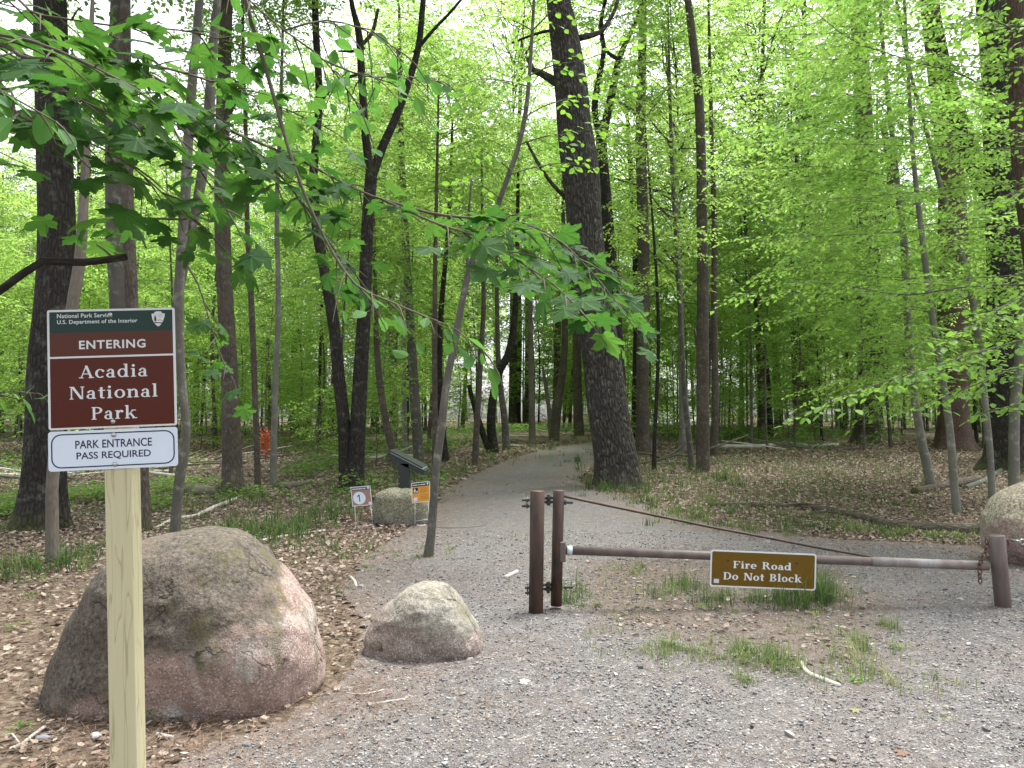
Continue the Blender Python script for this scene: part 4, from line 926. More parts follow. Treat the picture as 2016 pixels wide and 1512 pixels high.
def yard_sign(label, corners, legs, Y, kind):
    ul, ur, lr, ll = [at(a, b, Y) for a, b in corners]
    b0 = gp(*legs[0][1]); g = (at(*legs[0][1], Y) + at(*legs[1][1], Y)) / 2
    root = thing("yard_sign", label, "sign", g)
    # panel spanned by its own edges
    ex_, ez = ur - ul, ul - ll; W, H = np.linalg.norm(ex_), np.linalg.norm(ez); ex_, ez = ex_ / W, ez / H; ny = nrm(np.cross(ex_, ez))
    Mx = np.stack([ex_, -ny if False else -np.cross(ex_, ez) * -1, ez], 1); Mx[:, 1] = np.cross(ez, ex_)
    o0 = ll - g
    def add(name, fn, mat, parent):
        mb = MB(); fn(mb); V = np.concatenate(mb.v); mb.v = [V @ Mx.T + o0]; return mb.build(name, M[mat], parent, False)
    pan = add("panel", lambda m: plate(m, rect(0, W, 0, H), -.004, 0), 'white', root)
    e = .035 * W
    add("header_band", lambda m: plate(m, rect(e, W - e, H * .79, H - e), -.0050, -.0044), 'sgrey' if kind == 1 else 'ink', pan)
    add("field", lambda m: plate(m, rect(e, W - e, e, H * .79), -.0050, -.0044), 'rosebrown' if kind == 1 else 'orange', pan)
    y = -.0056
    def em(m):
        P = ah * [W * .11, H * .12] + [W * .88, H * .83]; plate(m, P, y, y + .0002)
    add("arrowhead_emblem", em, 'white', pan)
    def words(m):
        for u0, u1 in (((.08, .36), (.38, .57), (.60, .74)) if kind == 1 else ((.07, .32), (.36, .45), (.48, .76))):
            plate(m, rect(W * u0, W * u1, H * .855, H * .895), y, y + .0002)
    add("header_lettering", words, 'white', pan)
    if kind == 1:
        th = np.linspace(0, 2 * math.pi, 40, endpoint=False)
        add("disc", lambda m: plate(m, np.stack([W * .39 + W * .315 * np.cos(th), H * .40 + W * .315 * np.sin(th)], -1), y, y + .0002), 'bluewhite', pan)
        def one(m):
            plate(m, np.array([(W * .42, H * .58), (W * .375, H * .58), (W * .375, H * .22), (W * .42, H * .22)]), y - .001, y - .0005)
            plate(m, np.array([(W * .374, H * .58), (W * .285, H * .50), (W * .30, H * .455), (W * .374, H * .515)]), y - .001, y - .0005)
        add("numeral", one, 'navy', pan)
        add("blank_square", lambda m: plate(m, rect(W * .83, W * .955, H * .05, H * .175), y, y + .0002), 'white', pan)
    else:
        add("pictogram_square", lambda m: plate(m, rrect(W * .08, W * .36, H * .47, H * .74, W * .03), y, y + .0002), 'ink', pan)
        def fig(m):
            for pl in ([(.16, .665), (.145, .69), (.165, .715), (.19, .71), (.20, .685), (.185, .665)], [(.145, .66), (.21, .66), (.23, .58), (.215, .57), (.205, .61), (.205, .50), (.15, .50), (.145, .60), (.115, .55), (.10, .56)], [(.25, .50), (.32, .50), (.33, .555), (.345, .60), (.315, .60), (.30, .565), (.25, .56)]):
                plate(m, np.array(pl) * [W, H], y - .001, y - .0006)
        add("pictogram", fig, 'white', pan)
        def lines(m):
            for v, u in ((.715, .88), (.655, .86), (.60, .80), (.545, .88), (.49, .78), (.36, .88), (.285, .88), (.215, .9), (.16, .88)): plate(m, rect(W * .46, W * u, H * (v - .012), H * (v + .012)), y, y + .0002)
        add("small_print", lines, 'dkorange', pan)
        add("blank_square", lambda m: plate(m, rect(W * .10, W * .30, H * .08, H * .26), y, y + .0002), 'white', pan)
    mb = MB()
    for (a, b) in legs: cyl(mb, at(*a, Y + .006) - g, at(*b, Y + .006) - g - [0, 0, .06], .0035, 6)
    c1, c2 = at(legs[0][1][0], legs[0][1][1] - 9, Y + .006) - g, at(legs[1][1][0], legs[1][1][1] - 9, Y + .006) - g; cyl(mb, c1, c2, .0035, 6)
    mb.build("wire_stake", M['wire'], root)
yard_sign("small yard sign with a large number 1 in a white disc", [(690, 959), (729, 956), (733, 993), (694, 997)], [((698, 990), (702, 1046)), ((729, 985), (735, 1042))], gp(718, 1044)[1], 1)
yard_sign("small orange yard sign with black header in front of the mossy stone", [(810, 951), (846, 947), (848, 985), (811, 991)], [((817, 985), (817, 1035)), ((843, 980), (845, 1031))], gp(830, 1035)[1] - .1, 2)
# ---------------------------------------------------------------- crowns used by many trees (mesh data shared)
PROTO = {}
def proto(key, mat, wmat, *a, **k):
    lf, wd = crown(*a, **k); PROTO[key] = (lf.mesh("crown", mat, False), wd.mesh("branches", wmat))
vert = lambda h: np.array([[0, 0, 0], [0, 0, h]], float)
for s in range(4):
    proto(f"can{s}", M[('leaf_far', 'leaf_mid', 'leaf_dark', 'leaf_far')[s]], M['brown'], 100 + s, vert(9.5), .2, 9.4, 4.2, 70, L=.15, tw_len=.95, tw_step=.15, lf_step=.07, up=(.15, .9), vert=.8, tilt=.7, prof=lambda t: .55 + .75 * math.sin(math.pi * min(1, t * .95 + .05)) * (1 - .35 * t), wr=.028, bl=1)
for s in range(3):
    proto(f"und{s}", M[('leaf_far', 'leaf_mid', 'leaf_far')[s]], M['twig'], 200 + s, vert(8), 1.1, 7.8, 2.4, 58, L=.12, tw_len=.75, tw_step=.12, lf_step=.055, vert=.7, tilt=.6, prof=lambda t: .55 + .6 * math.sin(math.pi * (.15 + .75 * t)), wr=.009, sag=.16, up=(.0, .7))
for s in range(2):
    proto(f"shr{s}", M['leaf_far'], M['twig'], 300 + s, vert(2.6), .25, 2.5, 1.2, 34, L=.10, tw_len=.45, tw_step=.11, lf_step=.055, prof=lambda t: .6 + .5 * math.sin(math.pi * (.2 + .6 * t)), wr=.008, up=(.0, .5))
def add_crown(root, key, off, rz=0, sc=(1, 1, 1), group=None):
    lm, wm = PROTO[key]
    for nm, me in (("branches", wm), ("crown", lm)):
        o = link(nm, me, root, off); o.rotation_euler = (0, 0, rz); o.scale = sc

# ---------------------------------------------------------------- the trees one can tell apart
def stem3(pts, Y, ext=0.0, lean=0.0):
    P = np.array([at(a, b, Y + lean * max(0, (pts[0][1] - b)) / 100.) for a, b, _ in pts]); r = np.array([w * Y / FPX / 2 for _, _, w in pts])
    if ext:
        d = nrm(P[-1] - P[-2]); e = []
        for k in range(1, 5):
            d = nrm(d * .8 + np.array([0, 0, .3])); e.append((e[-1] if e else P[-1]) + d * ext / 4)
        P = np.vstack([P, e]); r = np.append(r, r[-1] * np.linspace(.9, .45, 4))
    return P, r
TREES = []
def tree(label, pts, mat, Y=None, ext=6.0, cr=None, limbs=(), rough=.04, sides=None, flare=None, name="tree", cat="tree", group=None, lean=0, seed=None, crsc=1.0, step=None):
    seed = seed if seed is not None else len(TREES) + 1
    if Y is None: Y = gp(pts[0][0], pts[0][1])[1]
    P, r = stem3(pts, Y, ext, lean)
    g = np.array([P[0][0], P[0][1], float(gh(P[0][0], P[0][1]))])
    root = thing(name, label, cat, g, group)
    if P[0][2] > g[2] - .02: P = np.vstack([[P[0][0], P[0][1], g[2] - .12], P]) if P[0][2] > g[2] + .05 else np.vstack([P[0] - [0, 0, .15], P]); r = np.append(r[0], r)
    wmax = r.max(); sides = sides or int(np.clip(wmax * 140, 10, 48)); step = step or max(.08, wmax * .5)
    S_ = smoothpath(np.column_stack([P, r]), step)
    mb = MB(); tubes(mb, S_[:, :3] - g, np.maximum(S_[:, 3], .002), sides, rough=rough, seed=seed, flare=flare, freq=3.2)
    mb.build("trunk", M[mat], root)
    for lp in limbs:
        lP, lr = stem3([(a, b, w) for a, b, w in lp], Y); dy = np.linspace(0, 1, len(lP)) * (1.2 if len(lp) % 2 else -.8); lP[:, 1] += dy * Y * .03
        L2 = smoothpath(np.column_stack([lP, lr]), .12); mb = MB(); tubes(mb, L2[:, :3] - g, L2[:, 3], 8, rough=.06, seed=seed + 5); mb.build("limb", M[mat], root)
    if cr:
        t = P[-5] if ext else P[-1]
        off = t - g + np.array([0, 0, cr[1]]); add_crown(root, cr[0], off, seed * 1.3, (cr[2], cr[2], cr[2] * crsc))
    TREES.append((root, S_[:, :3], g)); return root
tree("very large dark forked oak trunk with flared base behind the entrance sign", [(80, 1042, 82), (86, 960, 76), (90, 850, 74), (96, 700, 72), (106, 600, 70), (112, 450, 66), (107, 300, 64), (102, 150, 62), (99, 20, 60)], 'oakdark', cr=("can0", 1.0, .9), flare=(.75, .35, 5), rough=.05, ext=5)
tree("bare grey dead trunk, thin and leaning, with mossy foot left of the sign post", [(103, 1112, 25), (103, 1010, 23), (104, 940, 22), (122, 760, 22), (143, 600, 22), (158, 500, 21), (168, 330, 16), (174, 200, 13), (180, 60, 10)], 'dead', ext=.6, name="dead_tree", rough=.09)
tree("straight grey trunk rising behind the middle of the entrance sign's top edge", [(243, 1006, 36), (240, 800, 35), (234, 600, 34), (226, 450, 33), (224, 300, 32), (229, 150, 33), (233, 40, 32)], 'grey', ext=5, cr=("can1", .5, .9))
tree("dark trunk with ridged bark just right of the sign post, leaning left as it rises", [(283, 1046, 27), (281, 960, 25), (272, 800, 25), (260, 600, 24), (253, 430, 23), (250, 300, 22), (248, 150, 20)], 'brown', ext=6, cr=("can2", 1.2, .75), flare=(.4, .2, 4))
tree("slender crooked grey maple beside the sign's right edge, rooted behind the big boulder", [(343, 1078, 21), (347, 1010, 20), (354, 940, 20), (363, 880, 20), (366, 830, 17), (357, 740, 17), (352, 620, 19), (354, 540, 19), (364, 400, 20), (374, 220, 19), (388, 60, 17), (394, -20, 16)], 'grey', ext=4, cr=("can3", .2, .6), limbs=[[(345, 640, 20), (352, 560, 17), (372, 440, 20), (388, 330, 22), (396, 230, 24), (400, 100, 20), (408, -30, 17)]])
tree("tall dark trunk with flared foot between the sign and the pale birch stem", [(460, 976, 42), (458, 930, 38), (456, 860, 36), (450, 700, 32), (444, 600, 31), (438, 450, 30), (437, 300, 28), (441, 150, 26), (446, 10, 24)], 'brown', cr=("can1", .8, .85), flare=(.55, .35, 5), rough=.04, limbs=[[(438, 290, 14), (455, 230, 12), (490, 170, 9), (540, 120, 6)]])
tree("thin brown stem right beside the tall dark trunk", [(508, 966, 13), (504, 830, 12), (495, 600, 12), (487, 450, 10), (485, 300, 9), (480, 150, 7)], 'brown', ext=4, cr=("und0", -2, .7))
tree("pale mottled birch stem standing alone in the leaf litter", [(537, 962, 14), (539, 880, 13), (542, 760, 12), (547, 640, 11), (547, 520, 10), (545, 400, 9), (550, 280, 8)], 'pale', ext=4, cr=("und1", -1.5, .8))
tree("dark zigzag trunk left of the forked tree, crossing the leafy gap", [(680, 967, 26), (678, 850, 25), (668, 750, 24), (657, 640, 23), (640, 540, 21), (624, 450, 20), (617, 350, 17), (628, 200, 15), (622, 60, 14)], 'oakdark', cr=("can2", .5, .8), limbs=[[(628, 200, 9), (660, 150, 7), (700, 120, 5)]])
tree("dark forked tree with a wide V of two limbs above the yard signs", [(698, 967, 34), (704, 850, 31), (712, 700, 28), (718, 590, 26), (723, 450, 24), (731, 345, 24)], 'oakdark', ext=0, flare=(.4, .3, 4), limbs=[[(731, 350, 20), (722, 280, 16), (716, 180, 15), (711, 80, 14), (700, 30, 10), (690, -40, 9)], [(731, 350, 20), (752, 285, 18), (772, 235, 17), (790, 180, 16), (806, 125, 14), (820, 60, 13), (828, -40, 12)], [(815, 105, 9), (850, 70, 7), (890, 35, 6), (925, 0, 5)], [(711, 90, 8), (728, 50, 8), (735, -10, 7)], [(716, 95, 7), (690, 88, 6), (655, 75, 4)]], cr=("can3", 5.5, .9))
tree("pale whip thin sapling in front of the forked tree", [(712, 957, 6), (718, 820, 5.5), (724, 700, 5), (727, 560, 4.5), (729, 400, 4)], 'pale', ext=1.5, cr=("shr0", -1.0, .9), name="sapling")
tree("short leaning brown trunk just left of the exhibit panel", [(783, 925, 17), (774, 890, 15), (760, 830, 14), (750, 770, 13), (742, 690, 12), (738, 560, 9)], 'brown', ext=3, cr=("und2", -1.5, .7))
tree("pale spotted stem behind the exhibit panel", [(798, 898, 11), (796, 800, 10), (795, 700, 10), (794, 600, 9), (790, 450, 8), (786, 300, 7)], 'pale', ext=4, cr=("und0", -1, .8))
tree("straight grey-brown trunk rising over the exhibit panel", [(825, 912, 22), (821, 850, 20), (815, 760, 19), (808, 640, 17), (800, 500, 15), (792, 330, 12)], 'grey', ext=5, cr=("und1", -1, 1.0))
c15 = tree("slender grey sapling leaning right over the trail edge, behind the small boulder", [(843, 1097, 20.6), (848, 1060, 17.2), (853, 1000, 16.3), (858, 930, 15.5), (868, 850, 16.3), (880, 750, 14.6), (893, 685, 13.8), (905, 620, 12.9), (922, 540, 12.9), (945, 480, 12.0), (968, 440, 11.2), (985, 390, 10.3), (1003, 340, 10.3), (1020, 290, 9.5), (1035, 220, 9.5), (1042, 150, 7.7), (1048, 60, 6.9), (1052, -20, 6.0)], 'grey', ext=1.5, name="sapling", flare=(.5, .08, 3), limbs=[[(920, 560, 7), (921, 500, 6), (924, 430, 5), (930, 365, 4)]])
tree("brown stem at the left grass verge of the trail", [(935, 917, 14), (938, 850, 12), (943, 770, 11), (947, 690, 10), (952, 600, 9), (950, 480, 7)], 'brown', ext=3, cr=("und2", -1, .8))
tree("dark trunk with split base, furthest left of the leaning pair by the trail", [(877, 908, 17), (870, 840, 14), (865, 740, 13), (868, 620, 11), (880, 480, 9)], 'oakdark', ext=4, cr=("und0", -1, .9))
tree("dark leaning trunk bending right at its top beside the trail bend", [(973, 892, 21), (967, 840, 18), (970, 790, 17), (983, 730, 17), (1003, 690, 15), (1015, 600, 12), (1018, 480, 9)], 'oakdark', ext=4, cr=("und1", -1, .9), limbs=[[(965, 895, 12), (950, 850, 12), (935, 800, 10), (925, 760, 8)]])
tree("pale brown trunk close behind the dark leaning one", [(997, 886, 16), (993, 820, 14), (985, 760, 12), (980, 680, 10), (978, 560, 8)], 'grey', ext=4, cr=("und2", -1, .9))
tree("smooth tan trunk standing upright at the trail bend", [(1048, 872, 14), (1047, 800, 12), (1045, 720, 11), (1044, 600, 9)], 'dead', ext=5, cr=("und0", -.5, .9))
tree("broken tan snag leaning left at the trail bend", [(1086, 862, 12), (1080, 800, 9), (1072, 745, 7), (1068, 720, 4)], 'dead', ext=0, name="dead_tree", rough=.12)
tree("brown trunk leaning right at the trail bend, beside the tan snag", [(1091, 866, 20), (1097, 800, 18), (1107, 730, 15), (1112, 660, 13), (1110, 540, 11)], 'brown', ext=5, cr=("und1", -.5, 1.0))
tree("grey-brown trunk nearest the big tree on its left side", [(1140, 857, 21), (1137, 780, 18), (1136, 690, 16), (1130, 560, 14), (1128, 420, 12)], 'brown', ext=5, cr=("can0", -1, .6))
tree("largest tree of the scene, thick ridged trunk curving up beside the trail behind the gate", [(1216, 957, 92), (1214, 920, 86), (1207, 870, 82), (1196, 800, 80), (1184, 700, 76), (1170, 610, 73), (1155, 490, 72), (1150, 430, 70), (1142, 330, 75), (1131, 250, 69), (1124, 170, 66), (1111, 70, 58), (1099, 0, 48), (1093, -60, 44)], 'oak', cr=("can2", .6, 1.0), flare=(.34, .22, 6), rough=.035, sides=56, step=.15, ext=5, limbs=[[(1110, 170, 22), (1085, 150, 18), (1066, 132, 15), (1052, 120, 12), (1040, 90, 8)], [(1140, 75, 14), (1168, 62, 12), (1190, 45, 10), (1215, 0, 8), (1225, -40, 7)], [(1098, 58, 7), (1060, 52, 6), (1008, 58, 4)], [(1120, 395, 10), (1090, 370, 8), (1062, 335, 7), (1035, 290, 5)]])
tree("dark crooked tree half hidden behind the largest trunk, with twisted limbs at top right", [(1225, 930, 30), (1215, 700, 28), (1202, 520, 27), (1192, 400, 25), (1184, 280, 22), (1190, 240, 20)], 'oakdark', Y=24, ext=0, limbs=[[(1188, 260, 18), (1203, 190, 15), (1213, 140, 14), (1222, 110, 11), (1250, 50, 8), (1262, 0, 7)], [(1186, 290, 14), (1170, 220, 13), (1178, 160, 12), (1186, 110, 10), (1180, 60, 8), (1190, 10, 7)], [(1222, 120, 9), (1200, 90, 8), (1188, 50, 6)]], cr=("can1", 2.5, .8))
tree("straight brown trunk just right of the largest tree, set farther back", [(1266, 895, 30), (1265, 800, 25), (1265, 700, 24), (1267, 500, 23), (1262, 300, 21), (1262, 200, 19), (1265, 60, 16)], 'brown', ext=6, cr=("can3", .5, .9), flare=(.3, .3, 4), limbs=[[(1260, 230, 9), (1240, 200, 8), (1228, 180, 6)], [(1266, 240, 6), (1300, 190, 5), (1322, 150, 4)]])
tree("thin grey stem between the two mid right trunks, bent at head height", [(1362, 922, 12), (1356, 860, 11), (1350, 800, 11), (1344, 720, 9), (1338, 600, 9), (1331, 480, 8), (1323, 330, 7), (1318, 150, 6)], 'grey', ext=2, cr=("und2", -2, .7), limbs=[[(1333, 500, 5), (1345, 485, 4), (1358, 478, 3)]])
tree("grey-brown trunk with a vine stem clinging to it, right of the trail", [(1384, 928, 28), (1384, 860, 25), (1383, 700, 24), (1384, 550, 23), (1382, 450, 21), (1380, 300, 19), (1374, 170, 18), (1358, 30, 15), (1352, -20, 14)], 'brown', ext=5, cr=("can0", .5, .8), rough=.03, limbs=[[(1379, 945, 9), (1377, 900, 8), (1381, 820, 7), (1388, 720, 6), (1380, 640, 5)]])
tree("narrow dark trunk directly behind the vine clad trunk", [(1405, 897, 17), (1408, 800, 14), (1406, 600, 12), (1407, 470, 12), (1402, 300, 9), (1398, 150, 7)], 'brown', ext=4, cr=("und0", -1, .9))
tree("thin dark stem bending left through the right hand leaves", [(1517, 868, 12), (1512, 760, 10), (1500, 650, 9), (1484, 570, 9), (1475, 520, 8), (1468, 450, 7)], 'oakdark', ext=4, cr=("und1", -2, .8), limbs=[[(1490, 600, 6), (1468, 560, 5), (1448, 520, 4)]])
tree("broad grey-brown oak with flared foot amid the leafy right side", [(1706, 872, 50), (1707, 840, 44), (1709, 760, 42), (1710, 680, 41), (1706, 600, 40), (1714, 470, 38), (1702, 350, 36), (1700, 200, 32), (1690, 60, 28)], 'brown', ext=6, cr=("can1", .5, 1.1), flare=(.5, .5, 5), limbs=[[(1712, 500, 20), (1735, 420, 17), (1742, 350, 15), (1720, 250, 12)]])
tree("big reddish-brown trunk with spreading foot between the pale right saplings", [(1880, 884, 66), (1878, 840, 57), (1876, 700, 53), (1876, 500, 54), (1872, 350, 47), (1858, 220, 44), (1842, 100, 38), (1830, 0, 34)], 'red', ext=6, cr=("can3", .5, 1.0), flare=(.5, .5, 5))
tree("deeply furrowed dark oak at the far right, flared over a fallen log", [(1985, 925, 92), (1988, 860, 80), (1986, 700, 76), (1985, 500, 75), (1976, 300, 70), (1966, 150, 60), (1950, 0, 52)], 'oakdark', ext=6, cr=("can0", .5, 1.0), flare=(.6, .35, 5), rough=.05, limbs=[[(1970, 420, 38), (1930, 330, 34), (1905, 230, 34), (1885, 130, 30), (1870, 20, 26)]])
tree("reddish striped trunk touching the top right picture corner", [(2090, 1010, 44), (2060, 700, 42), (2030, 450, 40), (2014, 330, 38), (2006, 150, 38), (2002, 0, 37)], 'red', Y=11, ext=4, cr=("can2", .5, .7))
BEECH = []
for lb, pts in (("pale smooth beech sapling with bent foot, leftmost of the right hand saplings", [(1833, 957, 19), (1826, 920, 18), (1815, 870, 16), (1800, 780, 15), (1791, 700, 15), (1786, 600, 15), (1780, 480, 14), (1768, 380, 12), (1755, 250, 10), (1742, 130, 8)]),
                ("pale beech sapling with straight foot planted in leaf litter behind the long log", [(1884, 1012, 16), (1878, 950, 15), (1869, 840, 14), (1848, 700, 13), (1832, 600, 12), (1816, 470, 11), (1800, 330, 9), (1790, 180, 7)]),
                ("thin beech sapling just left of the tan boulder", [(1953, 982, 13), (1949, 890, 12), (1940, 800, 12), (1929, 690, 12), (1909, 560, 12), (1890, 490, 11), (1872, 430, 10), (1850, 360, 9), (1822, 250, 8), (1792, 140, 6)]),
                ("thicker pale beech sapling rising right behind the tan boulder", [(1997, 975, 21), (1996, 880, 19), (1998, 800, 19), (2006, 720, 18), (2012, 600, 17), (2016, 450, 15), (2010, 300, 12), (2000, 150, 9)])):
    BEECH.append(tree(lb, pts, 'pale', ext=4, name="beech_sapling", cat="tree", flare=(.35, .12, 3)))
# leafy limbs of the near right saplings and of the trailside sapling: flat beech sprays
def sprays(root, axis, g, seed, zlo, zhi, rmax, nbr, bias, mat, **k):
    ax = np.asarray(axis) - g; ax = ax[np.argsort(ax[:, 2])]
    lf, wd = crown(seed, ax, zlo, zhi, rmax, nbr, bias=bias, **k)
    wd.build("branches", M['grey'], root); lf.build("crown", M[mat], root, False)
byroot = {r.name: (r, a, g) for r, a, g in TREES}
for q, (r, sd) in enumerate(zip(BEECH, (401, 402, 403, 404))):
    _, a, g = byroot[r.name]
    sprays(r, a, g, sd, (2.2, 2.2, 2.8, 3.2)[q], a[:, 2].max() - g[2] - .3, (3.6, 3.4, 3.4, 3.2)[q], (60, 56, 40, 26)[q], (math.pi * 1.08, .62), 'leaf_mid', L=.115, tw_len=.75, tw_step=.10, lf_step=.055, wr=.008, vert=.35, tilt=.42, up=(.0, .35), sag=.15, tmpl=OVAL if q > 3 else DIA, start=.15)
_, a, g = byroot[c15.name]
lf, wd = MB(), MB()
for path in ([(1040, 150), (1090, 128), (1150, 118), (1215, 92), (1260, 70)], [(1034, 230), (1080, 205), (1140, 190), (1200, 175), (1250, 170)], [(1022, 285), (1075, 268), (1130, 262), (1195, 248), (1225, 250)], [(1040, 170), (1000, 160), (950, 155), (915, 165)], [(1005, 335), (960, 300), (920, 285)], [(1000, 345), (1050, 330), (1110, 322), (1165, 330)], [(1048, 60), (1010, 40), (960, 30)], [(1048, 60), (1090, 20), (1150, -10)], [(985, 390), (940, 360), (905, 355)], [(945, 480), (1000, 455), (1070, 440)], [(1050, 20), (1020, -40), (960, -60)], [(968, 440), (925, 415), (880, 400)]):
    dy = U(-1.0, .8); P = np.array([at(x, y, 8.85 + dy * i / (len(path) - 1)) for i, (x, y) in enumerate(path)]) - g
    tubes(wd, smoothpath(P, .1), np.linspace(.009, .003, len(smoothpath(P, .1))), 5, cap=False)
    foliage(lf, wd, P, .42, .10, .07, .10, OVAL, start=.2, droop=.3, twigs=True, tilt=.4)
wd.build("branches", M['grey'], c15); lf.build("crown", M['leaf_oval'], c15, False)

# beech reaching in from beyond the right edge, large near leaves
def near_tree(label, base, height, r, mat, leafmat, jobs, name="tree"):
    g = np.array([base[0], base[1], float(gh(*base))]); root = thing(name, label, "tree", g)
    mb = MB(); P = smoothpath(np.array([[0, 0, -.1, r * 1.25], [.03, .02, height * .3, r], [-.02, .05, height * .65, r * .8], [.03, 0, height, r * .5]]), .15); tubes(mb, P[:, :3], P[:, 3], 14, rough=.05, seed=int(height * 10)); mb.build("trunk", M[mat], root)
    lf, wd, pt = MB(), MB(), MB()
    for pts, r0, kw in jobs:
        Q = np.array([(at(x, y, d) if z is None else np.array([x, y, z])) for x, y, d, z in [(*p, None) if len(p) == 3 else p for p in pts]]) - g
        s_ = smoothpath(Q, .06)
        if kw == 'dead':
            db = MB(); tubes(db, s_, np.linspace(r0, r0 * .62, len(s_)), 10, rough=.10, seed=5); db.build('dead_branch', M['oakdark'], root); continue
        tubes(wd, s_, np.linspace(r0, max(.0022, r0 * .22), len(s_)), 7, cap=True, rough=.08, seed=3)
        if kw is not None: foliage(lf, wd, Q, petmb=pt, **kw)
    wd.build("branches", M['twig'] if mat != 'pale' else M['grey'], root); lf.build("crown", M[leafmat], root, False)
    return root
W4 = lambda x, y, z: (x, y, None, z)
bk = dict(tw_len=.48, tw_step=.06, lf_step=.055, L=.082, tmpl=OVAL, start=.18, droop=.3, tilt=.42, twigs=True)
near_tree("young beech just outside the right picture edge, reaching its leafy branches over the log", (6.1, 7.6), 7.0, .06, 'pale', 'leaf_oval',
    [([(2160, 640, 7.4), (2050, 660, 7.2), (1940, 690, 7.0), (1840, 722, 6.8), (1740, 752, 6.6), (1640, 790, 6.5), (1570, 820, 6.5)], .009, bk),
     ([(2150, 700, 7.6), (2040, 715, 7.4), (1960, 740, 7.2), (1880, 775, 7.0), (1800, 800, 6.9)], .007, bk),
     ([(2160, 520, 7.6), (2060, 560, 7.2), (1980, 600, 6.6), (1920, 640, 6.2), (1870, 670, 6.0)], .007, dict(bk, tw_len=.3)),
     ([(2160, 330, 7.6), (2060, 360, 7.3), (1980, 385, 7.0), (1905, 420, 6.8)], .012, dict(bk, tw_len=.32)),
     ([(2150, 560, 7.8), (2020, 560, 8.2), (1900, 565, 8.6), (1780, 580, 9.0), (1650, 560, 9.2), (1560, 555, 9.3)], .014, bk),
     ([(2150, 180, 7.8), (2010, 215, 8.4), (1900, 150, 8.6), (1790, 118, 8.8), (1680, 80, 9.0), (1600, 20, 9.0)], .014, bk),
     ([(2150, 100, 7.5), (2030, 70, 7.4), (1930, 30, 7.2), (1850, 10, 7.2)], .012, bk),
     ([(2150, 800, 7.6), (2060, 790, 7.4), (1990, 800, 7.2), (1920, 815, 7.0)], .009, dict(bk, tw_len=.3))], "beech_tree")
near_tree("young beech farther back beyond the right edge with long level leafy branches", (9.4, 11.4), 9.5, .075, 'pale', 'leaf_mid',
    [([(2250, y0, 11.3), (2080, y0 + .3 * dy, 10.8), (1920, y0 + .45 * dy, 10.4), (1760, y0 + .7 * dy, 10.2), (1600, y0 + .9 * dy, 10.2), (1460, y0 + dy, 10.3)], .011, dict(bk, L=.095, tw_len=.75, tw_step=.085, lf_step=.05, tmpl=DIA, twigs=False, vert=.4, start=.36)) for y0, dy in ((40, 30), (150, -40), (250, 30), (340, 60), (430, 40), (520, 60), (-40, 40), (100, 20), (300, -20))], "beech_tree")

